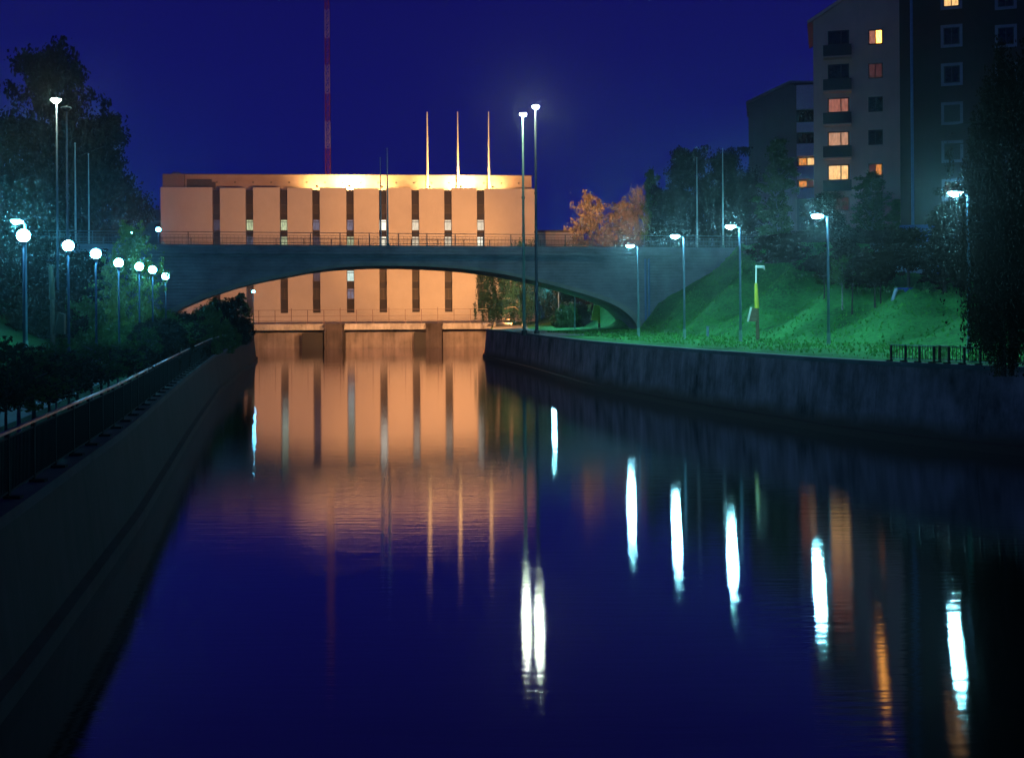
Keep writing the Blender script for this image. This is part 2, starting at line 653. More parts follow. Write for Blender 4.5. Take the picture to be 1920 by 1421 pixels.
def gz(X, Y):
    mid = 0.5 * (LW(Y) + RW(Y))
    if X > mid:
        base = 3.62
        T = I(Y, [40, 50, 66, 80, 95, 110, 125, 139, 150, 165, 200], [45, 36, 30, 24.5, 19.5, 16.5, 15.2, 14.8, 12, 8, 6])
        k = I(Y, [50, 66, 95, 110, 125, 139, 165, 200], [.28, .30, .42, .55, .7, .78, .5, .4])
        H = I(Y, [0, 50, 66, 85, 105, 125, 139, 156, 170, 200, 260, 700], [2.0, 2.2, 2.8, 3.2, 4.2, 9.2, 10.0, 10.0, 8, 4.5, 3, 2])
        t = X - T
        if t <= 0:
            z = base + 0.02 * max(0, X - RW(Y))
            rise = 0
        else:
            rise = smin(k * t, H, 1.2) if k * t > 0 else 0
            rise = max(rise, 0)
            z = base + 0.02 * max(0, T - RW(Y)) + rise
        s = max(0, X - RW(Y))
        u = 0.80 * math.cos(2 * math.pi * (Y - 1.15 * X - 1.5) / 13.0) + 0.16 * math.sin(X * 0.9 - Y * 0.33 + 1.3) + 0.1 * math.sin(Y * 0.8 + X * 0.2) + 0.22 * mnoise.noise(Vector((X * .9, Y * .9, 0))) + 0.1 * mnoise.noise(Vector((X * 2.3, Y * 2.3, 5)))  # bands of lamplight put into the slope's shape as ridges
        return z + u * min(1, rise / 2.0) * (0.0 if rise > H * 0.93 else 1.0)
    s = max(0, LW(Y) - X)
    base = LZ(Y) - 0.08 + 0.5 * min(1, s / 4)
    k = I(Y, [20, 60, 100, 124, 150], [.32, .36, .5, .65, .4])
    T = I(Y, [20, 60, 100, 130], [9.5, 9.5, 9, 8])
    H = I(Y, [0, 40, 70, 95, 112, 122, 142, 165, 200, 260, 700], [3, 4, 5, 6.8, 9.0, 9.7, 9.7, 5, 2.5, 1.5, 1])
    t = s - T
    if t > 0:
        base += max(0, smin(k * t, H, 1.2)) + 0.12 * math.sin(X * .7 + Y * .3) * min(1, t / 4)
    return base


def sheet(name, rows, mat, label_kind='structure', cat=None):
    """rows: list of equal length lists of points"""
    m = len(rows[0])
    vs = [p for r in rows for p in r]
    fs = []
    for i in range(len(rows) - 1):
        for j in range(m - 1):
            fs.append((i * m + j, i * m + j + 1, (i + 1) * m + j + 1, (i + 1) * m + j))
    b = MB()
    b.add(vs, fs)
    o = b.build(name, mat, smooth=True)
    o['kind'] = 'structure'
    return o


rowsY = sorted(set([-80, -50, -20, 0, 8] + list(np.arange(14, 30, 2)) + list(np.arange(30, 170, 1.5)) + list(range(170, 260, 10))
                   + [300, 360, 450, 560, 699]))
offs = [0.3, 1, 2, 3, 4, 5, 6, 7, 8, 9, 10, 11, 12, 13, 14, 15.5, 17, 18.5, 20, 22, 24, 26, 28, 31, 34, 37, 40, 45, 50, 60, 75,
        100, 140, 200, 320, 600]
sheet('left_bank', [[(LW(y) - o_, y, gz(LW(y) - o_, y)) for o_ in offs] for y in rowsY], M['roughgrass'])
rowsR = sorted(set([y for y in rowsY if y < 55 or y > 145] + list(np.arange(55, 145, .6))))
offR = sorted(set([o_ for o_ in offs if o_ > 31] + list(np.arange(0.3, 31, .6))))
sheet('right_bank', [[(RW(y) + o_, y, gz(RW(y) + o_, y)) for o_ in offR][::-1] for y in rowsR], M['grass'])
sheet('far_ground', [[(x, y, 3.0) for x in (-900, -60, -30, 0, 60, 900)] for y in (245, 400, 700, 1500, 3500)], M['grass'])
wb = MB()
wb.add([(-400, -120, 0), (400, -120, 0), (400, 260, 0), (-400, 260, 0)], [(0, 1, 2, 3)])
wtr = wb.build('water', M['water'])
wtr['kind'] = 'structure'
# paths
ly = [y for y in rowsY if 5 < y < 140]
sheet('promenade', [[(LW(y) - a, y, gz(LW(y) - a, y) + 0.02) for a in (3, 4, 5, 6, 7)] for y in ly], M['paving'])
ry = [y for y in rowsR if 118 < y < 200]
sheet('footpath', [[(RW(y) + a, y, 3.66 + 0.02 * a) for a in (5.5 + max(0, (y - 150)) * .02, 4, 3, 2, 0.8)] for y in ry], M['paving'])


def canal_wall(side, y0, y1, label):
    ys = [y for y in np.arange(y0, y1 + 0.1, 1.0)]
    fx = LW if side < 0 else RW
    zt = (lambda y: LZ(y)) if side < 0 else (lambda y: RZ)
    root = empty('canal_wall', (fx(ys[0]), ys[0], 0), label, 'canal wall', 'canal walls')
    ox, oy = fx(ys[0]), ys[0]
    b, c = MB(), MB()

    def run(mb, prof):
        n = len(prof)
        vs, fs = [], []
        for y in ys:
            for (d, z, rel) in prof:
                vs.append((fx(y) + side * d - ox, y - oy, z + (zt(y) if rel else 0)))
        for i in range(len(ys) - 1):
            for k in range(n):
                k2 = (k + 1) % n
                q = (i * n + k, i * n + k2, (i + 1) * n + k2, (i + 1) * n + k)
                fs.append(q if side < 0 else q[::-1])
        fs.append(tuple(range(n)))
        fs.append(tuple((len(ys) - 1) * n + k for k in range(n))[::-1])
        mb.add(vs, fs)
    # slightly battered face, foot ledge at the water
    run(b, [(-0.55, -3, 0), (-0.50, 0.35, 0), (-0.28, 0.42, 0), (0.0, -0.22, 1), (0.75, -0.22, 1), (0.75, -3, 0)])
    run(c, [(-0.12, -0.215, 1), (-0.12, 0.0, 1), (0.62, 0.0, 1), (0.62, -0.215, 1)])
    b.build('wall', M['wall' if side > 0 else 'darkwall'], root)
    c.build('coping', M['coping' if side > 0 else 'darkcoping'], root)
    return root


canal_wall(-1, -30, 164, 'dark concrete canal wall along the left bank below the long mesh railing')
canal_wall(1, 0, 199, 'long curving stained concrete canal wall along the right bank below the grass slope')


# ------------------------------------------------------------------ arch bridge
BS = 0.244
BA = math.atan(BS)
BY0 = 134.9
BN = math.sqrt(1 + BS * BS)


def bp(px, py):
    u, v = uv(px, py)
    Y = BY0 / (1 - BS * u / F)
    X = u / F * Y
    return X * BN, CH - v / F * Y


bridge = empty('arch_bridge', (0, BY0, 0), 'wide grey concrete arch bridge crossing the canal in front of the power station', 'bridge', rz=BA)
DECK = 13.55
BW = 11.0
arch_px = [(262, 640), (284, 616), (310, 596), (343, 577), (380, 561), (417, 548), (447, 538.5), (478, 530.5), (508, 524), (538, 518), (586, 508.5), (635, 502),
           (675, 499.3), (718, 498.2), (761, 498.8), (805, 500), (849, 502.8), (880, 505.5), (913, 509.5), (945, 514.5), (974, 520.5), (1008, 528), (1035, 535),
           (1060, 542), (1090, 550.5), (1120, 560.5), (1138, 567.5), (1152, 574.5), (1162, 580.5), (1171, 588), (1180, 597.5), (1187, 608), (1190, 622), (1191, 640)]
arch = [bp(*p) for p in arch_px]
sL, sR = bp(-160, 500)[0], bp(1425, 480)[0]
ZB = DECK - 0.95
outline = [(sL, 2.0)] + arch + [(sR, 2.0), (sR, ZB), (sL, ZB)]
SKEW = 2.3      # the right hand side of the barrel runs more nearly along the canal
SKW = [SKEW * min(1, max(0, (x - arch[8][0]) / (arch[-1][0] - arch[8][0]))) for x, z in arch]
# spandrel: strips so that the concave outline stays clean
b = MB()
top = [(x, ZB) for x, z in arch]
n = len(arch)
vs = [(x, 0, z) for x, z in arch] + [(x, 0, z) for x, z in top] + [(x + k_, BW, z) for (x, z), k_ in zip(arch, SKW)] + [(x + k_, BW, z) for (x, z), k_ in zip(top, SKW)]
fs = []
for i in range(n - 1):
    fs.append((i, i + 1, n + i + 1, n + i))
    fs.append((2 * n + i + 1, 2 * n + i, 3 * n + i, 3 * n + i + 1))
    fs.append((i + 1, i, 2 * n + i, 2 * n + i + 1))
    fs.append((n + i, n + i + 1, 3 * n + i + 1, 3 * n + i))
b.add(vs, fs)
b.build('spandrel', M['bridge'], bridge)
BF = [(3, 2, 1, 0), (4, 5, 6, 7), (0, 1, 5, 4), (1, 2, 6, 5), (2, 3, 7, 6), (3, 0, 4, 7)]
for xa_, xb_, ka_, kb_ in ((sL, arch[0][0], 0, 0), (arch[-1][0], sR, SKEW, 0)):
    b = MB()
    b.add([(x_, y_, z_) for z_ in (1.5, ZB) for x_, y_ in ((xa_, 0), (xb_, 0), (xb_ + kb_, BW), (xa_ + ka_, BW))], BF)
    b.build('abutment', M['bridge'], bridge)
# arch ring standing proud of the face, more so towards the feet
for y_face, sg in ((0.0, -1), (BW, 1)):
    b = MB()
    vs, fs = [], []
    c0 = 0.5 * (arch[0][0] + arch[-1][0])
    hw = 0.5 * (arch[-1][0] - arch[0][0])
    for i, (x, z) in enumerate(arch):
        a_, c_ = arch[max(0, i - 1)], arch[min(n - 1, i + 1)]
        tx, tz = c_[0] - a_[0], c_[1] - a_[1]
        x += SKW[i] if sg > 0 else 0
        l_ = math.hypot(tx, tz)
        nx, nz_ = -tz / l_, tx / l_
        q = abs((arch[i][0] - c0) / hw)
        th = 0.32 + 0.35 * q ** 3
        pr = 0.12 + 1.15 * q ** 4
        y1 = y_face + sg * pr
        yb = y_face - sg * 0.05
        vs += [(x - nx * .01, yb, z - nz_ * .01), (x - nx * .01, y1, z - nz_ * .01), (x + nx * th, y1, z + nz_ * th), (x + nx * th, yb, z + nz_ * th)]
    for i in range(n - 1):
        for k in range(4):
            k2 = (k + 1) % 4
            fs.append((i * 4 + k, i * 4 + k2, (i + 1) * 4 + k2, (i + 1) * 4 + k))
    fs += [(0, 1, 2, 3), tuple((n - 1) * 4 + k for k in (3, 2, 1, 0))]
    b.add(vs, fs)
    b.build('arch_ring', M['ring'], bridge)
b = MB()
b.box(sL, sR + 25, -0.45, 0.25, ZB - .02, DECK)
b.box(sL, sR + 25, BW - 0.25, BW + 0.45, ZB - .02, DECK)
b.box(sL, sR, -0.25, 0.0, ZB - 0.22, ZB - 0.03)
b.build('deck_edge', M['bridge'], bridge)
b = MB()
b.box(sL, sR + 25, 0.255, BW - 0.255, ZB + 0.003, DECK - 0.15)
b.build('roadway', M['asphalt'], bridge)
b = MB()
ps, pz = bp(1212, 480)
for dx in (-0.22, 0.22):
    b.tube([(ps + dx, -0.22, ZB - 0.4), (ps + dx, -0.22, 3.4)], 0.13, 8)
b.build('drain_pipe', M['bluepole'], bridge)


def bridge_rail(yy, s0, s1):
    H = 1.45
    f = MB()
    f.box(s0, s1, yy - 0.05, yy + 0.05, DECK + H - 0.07, DECK + H)
    for hh, w in ((1.10, .022), (0.86, .018), (0.62, .018), (0.30, .03), (0.08, .035)):
        f.box(s0, s1, yy - w, yy + w, DECK + hh - w, DECK + hh + w)
    x = s0 + 0.2
    while x < s1:
        f.box(x - .011, x + .011, yy - .011, yy + .011, DECK + 0.08, DECK + 1.1)
        x += 0.42
    r_ = f.build('railing', M['bridgerail'], bridge)
    x = s0
    while x <= s1:
        p = MB()
        p.box(x - .05, x + .05, yy - .055, yy + .055, DECK - 0.002, DECK + H + .01)
        p.box(x - .12, x + .12, yy - .12, yy + .12, DECK - 0.001, DECK + .04)
        p.build('post', M['bridgerail'], r_)
        x += 3.25
    return r_


bridge_rail(-0.1, sL + 1, sR + 18)
bridge_rail(BW + 0.1, sL + 1, sR + 18)
# road carried on beyond the bridge at both ends
rd = []
for s_ in np.linspace(sR + 24, sR + 120, 20):
    rd.append([(s_ * math.cos(BA) - yy * math.sin(BA), BY0 + s_ * math.sin(BA) + yy * math.cos(BA), DECK + 0.12) for yy in (BW, BW / 2, 0)])
sheet('road', rd, M['asphalt'])


def bw(s, yy, z=DECK):
    """bridge local to world"""
    return Vector((s * math.cos(BA) - yy * math.sin(BA), BY0 + s * math.sin(BA) + yy * math.cos(BA), z))


# ------------------------------------------------------------------ power station
PA = math.atan2(7.3, 74.6)
PL = 75.0
ps0 = at(303, 400, 234.5)
PZ0 = 4.1
PTOP = 30.95
PT = 34.0
station = empty('power_station', (ps0.x, 234.5, 0), 'long orange lit power station with nine tall dark window bands behind the bridge', 'building', rz=PA)


def fx_(px, py=450.0):
    """facade distance along for a photo column"""
    u, v = uv(px, py)
    k = 7.3 / 74.6
    X = (234.5 - k * ps0.x) * (u / F) / (1 - k * u / F)
    return (X - ps0.x) / math.cos(PA)


def fz_(px, py):
    u, v = uv(px, py)
    k = 7.3 / 74.6
    X = (234.5 - k * ps0.x) * (u / F) / (1 - k * u / F)
    Y = 234.5 + k * (X - ps0.x)
    return CH - v / F * Y


bands = [(400, 414), (462, 476), (526, 540), (586.5, 600.5), (650, 664), (711, 725), (772, 786), (833, 847), (894, 908)]
edges = [0.0]
bl = []
for a_, c_ in bands:
    x0, x1 = fx_(a_), fx_(c_)
    bl.append((x0, x1))
    edges += [x0, x1]
edges.append(PL)
for i in range(0, len(edges), 2):
    b = MB()
    b.box(edges[i], edges[i + 1], -1.0, 0.3, PZ0 + 1.75, PTOP + (0.12 if i % 4 == 0 else 0))
    b.build('facade_panel', M['panel'], station)
b = MB()
b.box(0.02, PL - 0.02, 0.31, 17, 0, PTOP - 0.2)
b.build('body', M['panel'], station)
b = MB()
b.box(0.02, PL - 0.02, -1.0, 0.31, 0, PZ0 + 1.745)
b.build('plinth', M['panel'], station)
# roof storey
b = MB()
b.box(1.6, PL - 0.25, 2.5, 15, PTOP - 0.15, PT)
b.build('roof_storey', M['roofwall'], station)
b = MB()
b.box(1.4, PL - 0.1, 2.3, 15.2, PT, PT + 0.12)
b.build('roof_edge', M['roof'], station)
b = MB()
b.box(0.0, 4.2, 1.2, 2.49, PTOP - 0.15, PT - 0.05)
b.build('stair_tower', M['greyrender'], station)
b = MB()
b.box(4.6, 9.5, 2.2, 2.495, PTOP - 0.1, PTOP + 2.1)
b.box(6.9, 10.3, 1.9, 2.19, PTOP - 0.1, PTOP + 1.5)
b.build('roof_plant', M['roof'], station)
b = MB()
b.ball((2.4, 3.2, PT + 0.12), (1.1, 1.1, 0.5), 12, 6, zmin=0.0)
b.tube([(1.9, 3, PT + .3), (1.9, 3, PT + 1.0)], 0.04, 6)
b.tube([(2.7, 3, PT + .3), (2.7, 3, PT + 1.0)], 0.04, 6)
b.build('roof_vent', M['galv'], station)
x = 10.5
while x < PL - 2:
    b = MB()
    b.box(x - .16, x + .16, 2.44, 2.499, PTOP + 1.35, PTOP + 1.67)
    b.build('vent_opening', M['roof'], station)
    x += 3.62
# lit rooms per band: rows from the top
G = [mat_room('room_green_white', (0.62, 0.72, 0.42), 1.0), mat_room('room_dim_grey', (0.16, 0.16, 0.24), 1.0),
     mat_room('room_bright', (1.25, 1.2, 0.95), 1.35, lo=0.75), mat_room('room_warm_white', (0.95, 0.82, 0.60), 1.0, lo=0.7),
     mat_room('room_very_dim', (0.055, 0.05, 0.085), 1.0), mat_room('room_cyan_white', (0.75, 1.0, 0.9), 1.0, lo=0.7)]
lit = {(1, 1): 0, (2, 1): 0, (3, 1): 1, (4, 1): 1, (5, 1): 2, (6, 1): 3, (7, 1): 3, (8, 1): 3,
       (1, 2): 1, (2, 2): 0, (3, 2): 4, (4, 2): 0, (5, 2): 2, (6, 2): 3, (7, 2): 3, (8, 2): 2,
       (1, 3): 0, (2, 3): 5, (3, 3): 4, (6, 3): 4,
       (4, 4): 5, (3, 4): 4, (4, 5): 1, (0, 1): 4}
winrows = [(385, 400), (413, 432), (444.5, 462), (476, 494), (508, 527), (542, 560)]
for k, (x0, x1) in enumerate(bl):
    b = MB()
    b.box(x0 + .003, x1 - .003, -0.15, 0.305, PZ0 + 1.752, PTOP - 0.3)
    band = b.build('window_band', M['strip'], station)
    pc = 0.5 * (bands[k][0] + bands[k][1])
    for r_, (ya, yb) in enumerate(winrows):
        za, zb = fz_(pc, yb), fz_(pc, ya)
        key = (k, r_)
        p = MB()
        p.box(x0 + .12, x1 - .12, -0.20, -0.152, za, zb - 0.45)
        p.box(x0 + .12, x1 - .12, -0.20, -0.152, zb - 0.32, zb)
        p.build('window_pane', G[lit[key]] if key in lit else M['stationglass'], band)
        p = MB()
        p.box(x0 + .05, x1 - .05, -0.26, -0.151, za - .09, za - .003)
        p.box(x0 + .05, x1 - .05, -0.26, -0.151, zb + .003, zb + .09)
        p.box(x0 + .05, x0 + .115, -0.26, -0.151, za - .01, zb + .01)
        p.box(x1 - .115, x1 - .05, -0.26, -0.151, za - .01, zb + .01)
        if r_ in (2, 5):
            xm = 0.5 * (x0 + x1)
            p.box(xm - .04, xm + .04, -0.24, -0.201, za - .01, zb + .01)
        p.build('window_frame', M['mullion'], band)
# flagpoles on the station roof
for px, py0, lab in ((803, 210, 'thin flagpole on the station roof, leftmost of the three roof poles'),
                     (860.5, 210, 'brightly lit orange flagpole on the station roof, middle one of three'),
                     (919, 210, 'thin flagpole on the station roof, rightmost of the three roof poles')):
    s_ = fx_(px)
    w0 = Vector((ps0.x + s_ * math.cos(PA) - 1.6 * math.sin(PA), 234.5 + s_ * math.sin(PA) + 1.6 * math.cos(PA), PTOP - 0.2))
    w1 = at(px, py0, w0.y)
    fp = empty('flagpole', w0, lab, 'flagpole', 'flagpoles on the power station roof')
    b = MB()
    b.tube([(0, 0, 0.2), (0, 0, 6), (0, 0, w1.z - w0.z)], [0.24, 0.20, 0.09], 8)
    b.build('pole', M['whitepole'], fp)
    b = MB()
    b.tube([(0, 0, 0), (0, 0, 0.5)], 0.32, 8)
    b.build('foot', M['rail'], fp)


def spot(parent, loc, target, power, col, size=1.2, blend=0.6, rad=0.3, name='floodlight_lamp'):
    l = bpy.data.lights.new(name, 'SPOT')
    l.energy = power
    l.color = col
    l.spot_size = size
    l.spot_blend = blend
    l.shadow_soft_size = rad
    o = bpy.data.objects.new(name, l)
    COL.objects.link(o)
    o.parent = parent
    o.location = loc
    d = Vector(target) - Vector(loc)
    o.rotation_euler = d.to_track_quat('-Z', 'Y').to_euler()
    return o


E_FLOOD = mat_emit('sodium_flood_glass', (1.0, 0.55, 0.2), 12)


def floodlight(loc, target, power, col, lab, size=1.9, group='sodium floodlights', k=1.0, rad=0.25):
    """fixture with bracket, hood and glass; target in world space"""
    loc, target = Vector(loc), Vector(target)
    rt = empty('floodlight', loc, lab, 'floodlight', group)
    d = (target - loc)
    rz = math.atan2(d.y, d.x) - math.pi / 2
    tilt = math.atan2(d.z, math.hypot(d.x, d.y))
    rt.rotation_euler = (0, 0, rz)
    b = MB()
    b.box(-.30 * k, .30 * k, -.14 * k, .10 * k, .20 * k, .62 * k)
    h = b.build('housing', M['rail'], rt)
    b = MB()
    b.box(-.26 * k, .26 * k, .101 * k, .12 * k, .24 * k, .58 * k)
    g = b.build('glass', E_FLOOD, rt)
    b = MB()
    b.box(-.35 * k, -.31 * k, -.04, .04, 0, .45 * k)
    b.box(.31 * k, .35 * k, -.04, .04, 0, .45 * k)
    b.box(-.35 * k, .35 * k, -.05, .05, -.02, .03)
    b.build('bracket', M['rail'], rt)
    dl = Vector((0, math.hypot(d.x, d.y), d.z))
    spot(rt, (0, .35 * k, .42 * k), dl, power, col, size, 0.7, rad)
    return rt


# wide unseen sodium floods added behind the bridge to light the station front
for i, (s_, tx, pw) in enumerate(((-40, -62, 0.10), (-28, -44, 0.35), (-16, -24, 1.05), (-5, -4, 2.4))):
    c = bw(s_, BW + 0.9, DECK - 1.6)
    floodlight(c, (tx, 238, 11), 90000 * pw, WARM,
               ['sodium floodlight on the far side of the bridge, at its left end', 'sodium floodlight on the far side of the bridge, left of the crown',
                'sodium floodlight on the far side of the bridge, right of the crown', 'sodium floodlight on the far side of the bridge, at its right end'][i],
               size=1.45, rad=0.8)
floodlight((2.2, 193, 3.75), (-18, 240, 20), 110000, (1.0, 0.42, 0.11), 'low sodium floodlight on the right bank aimed at the station front', size=.80,  # unseen lamp assumed from leftward pier shadows, brightens the front's right end
           group='sodium floodlights', rad=0.4)
for px, lab in ((656, 'small roof floodlight below the left bright patch of the roof storey'), (865, 'small roof floodlight below the right bright patch of the roof storey')):
    s_ = fx_(px)
    c = Vector((ps0.x + s_ * math.cos(PA) + 0.75 * math.sin(PA), 234.5 + s_ * math.sin(PA) - 0.75 * math.cos(PA), PTOP + 0.14))
    for dx, wd_ in ((-6.5, 'left'), (6.5, 'right')):  # dimmer side floods added to widen the roof glow
        c2 = c + Vector((dx * math.cos(PA), dx * math.sin(PA), 0))
        floodlight(c2, c2 + Vector((-0.3, 4.0, 3.6)), 5500, (1.0, 0.55, 0.16), lab.replace('small', 'dimmer').replace('below', wd_ + ' of'), size=2.9,
                   group='roof floodlights', k=0.7, rad=0.3)
    floodlight(c, c + Vector((-0.3, 4.0, 3.6)), 24000, (1.0, 0.55, 0.16), lab, size=2.9, group='roof floodlights', k=0.9, rad=0.3)

# ------------------------------------------------------------------ dam in front of the station
DY = 198.0
dam = empty('dam', (-24, DY, 0), 'low concrete dam with railed walkway and two square piers below the power station', 'dam')
b = MB()
b.box(-30, 24, 0.0, 38, 3.05, 4.07)
b.build('walkway_slab', M['dam'], dam)
b = MB()
b.box(-30, 24, 1.6, 36, -2, 2.5)
b.box(-30, 24, 2.6, 36, 2.501, 3.04)
b.build('dam_wall', M['damwall'], dam)
for xa, xb in ((609, 642), (799, 828)):
    pa, pb = at(xa, 620, DY - 2.2), at(xb, 620, DY - 2.2)
    b = MB()
    b.box(pa.x + 24, pb.x + 24, -2.4, 1.59, -2, 3.9)
    b.box(pa.x + 24 - .15, pb.x + 24 + .15, -2.55, -0.01, 3.9, 4.12)
    b.box(pa.x + 24 - 0.05, pa.x + 24 + 0.35, -2.65, -2.401, 0.3, 3.4)
    b.box(pb.x + 24 - 0.35, pb.x + 24 + 0.05, -2.65, -2.401, 0.3, 3.4)
    b.build('pier', M['pier'], dam)
for xa, xb in ((570, 604), (778, 799)):  # dark blocks painted in where each pier casts its shadow leftwards
    pa, pb = at(xa, 620, DY), at(xb, 620, DY)
    b = MB()
    b.box(pa.x + 24, pb.x + 24 + .4, -2.0, 1.598, -0.5, 2.6)
    b.build('sluice_gate', M['gate'], dam)
b = MB()
for zz in (4.1 + 1.25, 4.1 + 2.3, 4.1 + 0.5):
    b.box(-30, 24, 0.25, 0.33, zz, zz + .07)
rl = b.build('walkway_railing', M['damrail'], dam)
x = -29.8
i = 0
while x < 24:
    b = MB()
    b.box(x - .05, x + .05, 0.24, 0.34, 4.07, 4.1 + (2.65 if i % 3 == 0 else 2.3))
    b.build('post', M['damrail'], rl)
    x += 2.75
    i += 1

# ------------------------------------------------------------------ radio mast
mY = 470.0
m0 = at(617, 560, mY)
mast = empty('radio_mast', (m0.x, mY, 3.0), 'very tall red and white lattice radio mast rising behind the power station', 'radio mast')
ybands = [326 + 52, 326, 278, 227, 175, 122, 71, 18, -35]
ybands = [440, 378] + ybands[1:]
zz = [at(616, y, mY).z - 3 for y in ybands]
zz = [0] + zz[1:]
hw = 0.92
for i in range(len(zz) - 1):
    b = MB()
    za, zb = zz[i], zz[i + 1]
    wa = hw * (1.12 - 0.035 * i)
    for sx in (-1, 1):
        for sy in (-1, 1):
            b.bar((sx * wa, sy * wa, za), (sx * wa, sy * wa, zb), 0.15)
    k = max(3, int((zb - za) / 2.1))
    for j in range(k):
        z0, z1 = za + (zb - za) * j / k, za + (zb - za) * (j + 1) / k
        for (p, q) in (((-wa, -wa), (wa, -wa)), ((wa, -wa), (wa, wa)), ((wa, wa), (-wa, wa)), ((-wa, wa), (-wa, -wa))):
            if j % 2:
                p, q = q, p
            b.bar((p[0], p[1], z0), (q[0], q[1], z1), 0.14)
            b.bar((p[0], p[1], z0), (q[0], q[1], z0), 0.12)
    b.build('mast_section', M['redpaint'] if i % 2 == 0 else M['whitepaint'], mast)
floodlight((m0.x - 3, mY - 26, 6.5), (m0.x, mY, 62), 260000, (1.0, 0.42, 0.2), 'floodlight at the foot of the radio mast behind the station', size=1.1,  # unseen lamp added to light the mast from below
           group='mast floodlights', rad=0.5)


# ------------------------------------------------------------------ poles and lamps
def flagpole(px, py0, back, lab, group='flagpoles on the bridge'):
    # foot on the bridge deck, front or back edge
    yy = BW - 0.6 if back else 0.55
    u, v = uv(px, 450)
    # intersect the ray with the offset line
    ox = -yy * math.sin(BA)
    oy = BY0 + yy * math.cos(BA)
    k = math.tan(BA)
    X = (oy - k * ox) * (u / F) / (1 - k * u / F)
    Y = oy + k * (X - ox)
    w1 = at(px, py0, Y)
    rt = empty('flagpole', (X, Y, DECK - .15), lab, 'flagpole', group)
    H = w1.z - DECK + .15
    b = MB()
    b.tube([(0, 0, 0.3), (0, 0, 1.6), (0, 0, H)], [0.115, 0.11, 0.05], 8)
    b.ball((0, 0, H + .04), 0.09, 8, 5)
    b.build('pole', M['whitepole'], rt)
    b = MB()
    b.tube([(0, 0, 0), (0, 0, 0.45), (0, 0, .5)], [0.19, 0.19, 0.12], 8)
    b.build('foot', M['greypole'], rt)
    return rt


flagpole(714, 297, True, 'shorter looking pale green pole of the pair at mid bridge, on its left')
flagpole(727, 280, False, 'taller looking pale green pole of the pair at mid bridge, on its right')
flagpole(142, 270, False, 'bluish pole nearest the tall unlit lamp at the left end of the bridge')
flagpole(167, 290, True, 'pale pole at the left end of the bridge, farthest right of the left cluster')
flagpole(1307.5, 297, True, 'pale green pole before the dark trees, left one of the right end pair')
flagpole(1356, 280, False, 'pale green pole before the dark trees, right one of the right end pair')

# -- path lamps with one side arm and cobra head
SL = 8.9


def street_lamp(loc, lab, H=SL, rz=0.0, group='street lamps along the right bank path'):
    rt = empty('street_lamp', loc, lab, 'street lamp', group, rz)
    b = MB()
    b.tube([(0, 0, 0.9), (0, 0, H - 0.12), (-0.10, 0, H)], [0.105, 0.075, 0.06], 10)
    b.build('pole', M['galv'], rt, smooth=True)
    b = MB()
    b.tube([(0, 0, 0), (0, 0, 0.9)], [0.14, 0.13], 10)
    b.tube([(0, 0, 0), (0, 0, 0.06)], 0.24, 10)
    b.build('pole_base', M['greypole'], rt, smooth=False)
    b = MB()
    b.tube([(-0.06, 0, H - .02), (-0.45, 0, H + .08)], [0.055, 0.05], 8)
    b.build('arm', M['galv'], rt)
    b = MB()
    b.ball((-0.74, 0, H + 0.12), (0.42, 0.22, 0.12), 14, 4, zmin=0.0)
    hs = b.build('lamp_housing', M['housing'], rt, smooth=True)
    b = MB()
    b.box(-0.335, -0.315, -0.17, 0.17, H - 0.03, H + 0.125)
    b.build('glare_shield', M['housing'], hs)  # plate added to keep lens light off the trees behind
    b = MB()
    b.ball((-0.74, 0, H + 0.118), (0.34, 0.18, 0.24), 14, 6, zmax=0.0)
    b.build('lens', E_STREET, rt, smooth=True)
    return rt


lamps = [((1196, 462), 110.0, 'lit path lamp on the right bank closest to the arch foot of the bridge'),
         ((1282, 444), 99.0, 'lit path lamp on the right bank, second from the bridge'),
         ((1387, 426), 90.5, 'lit path lamp on the right bank just left of the yellow post'),
         ((1552, 406), 79.4, 'lit path lamp standing before the dark saplings, right of the yellow post'),
         ((1815, 364), 65.3, 'lit path lamp behind the short railing at the far right, nearest the viewer')]
first = None
for (px, py), Y, lab in lamps:
    w = at(px, py, Y)
    g_ = gz(w.x, Y)
    if first is None:
        first = street_lamp((w.x, Y, g_ - .02), lab)
        o = first
    else:
        o = copy_tree(first)
        o['label'] = lab
        o.location = (w.x, Y, g_ - .02)
    o.scale = (1, 1, (w.z - g_) / SL)
    w_ = o.scale[2]
for (px, Y, lab) in ((1047, 165, 'path lamp seen under the arch behind the two tall masts, left one'),
                     (1077, 150, 'path lamp seen under the arch behind the round bush, right one')):
    w = at(px, 500, Y)
    o = copy_tree(first)
    o['label'] = lab
    o['group'] = 'path lamps beyond the bridge'
    o.location = (w.x, Y, gz(w.x, Y) - .02)
    o.scale = (1, 1, 0.66)
o = copy_tree(first)
for c_ in o.children:
    if c_.name.startswith('lens'):
        c_.data = c_.data.copy()
        c_.data.materials[0] = E_GLARE
o.rotation_euler = (0, 0, R(70))
o['label'] = 'glaring street lamp at the left edge above the globe lamps'
o['group'] = 'lamps on the left slope'
w = at(22, 418, 70)
g_ = gz(w.x, 70)
o.location = (w.x + .8, 70, g_ - .02)
o.scale = (1, 1, (w.z - g_) / SL)


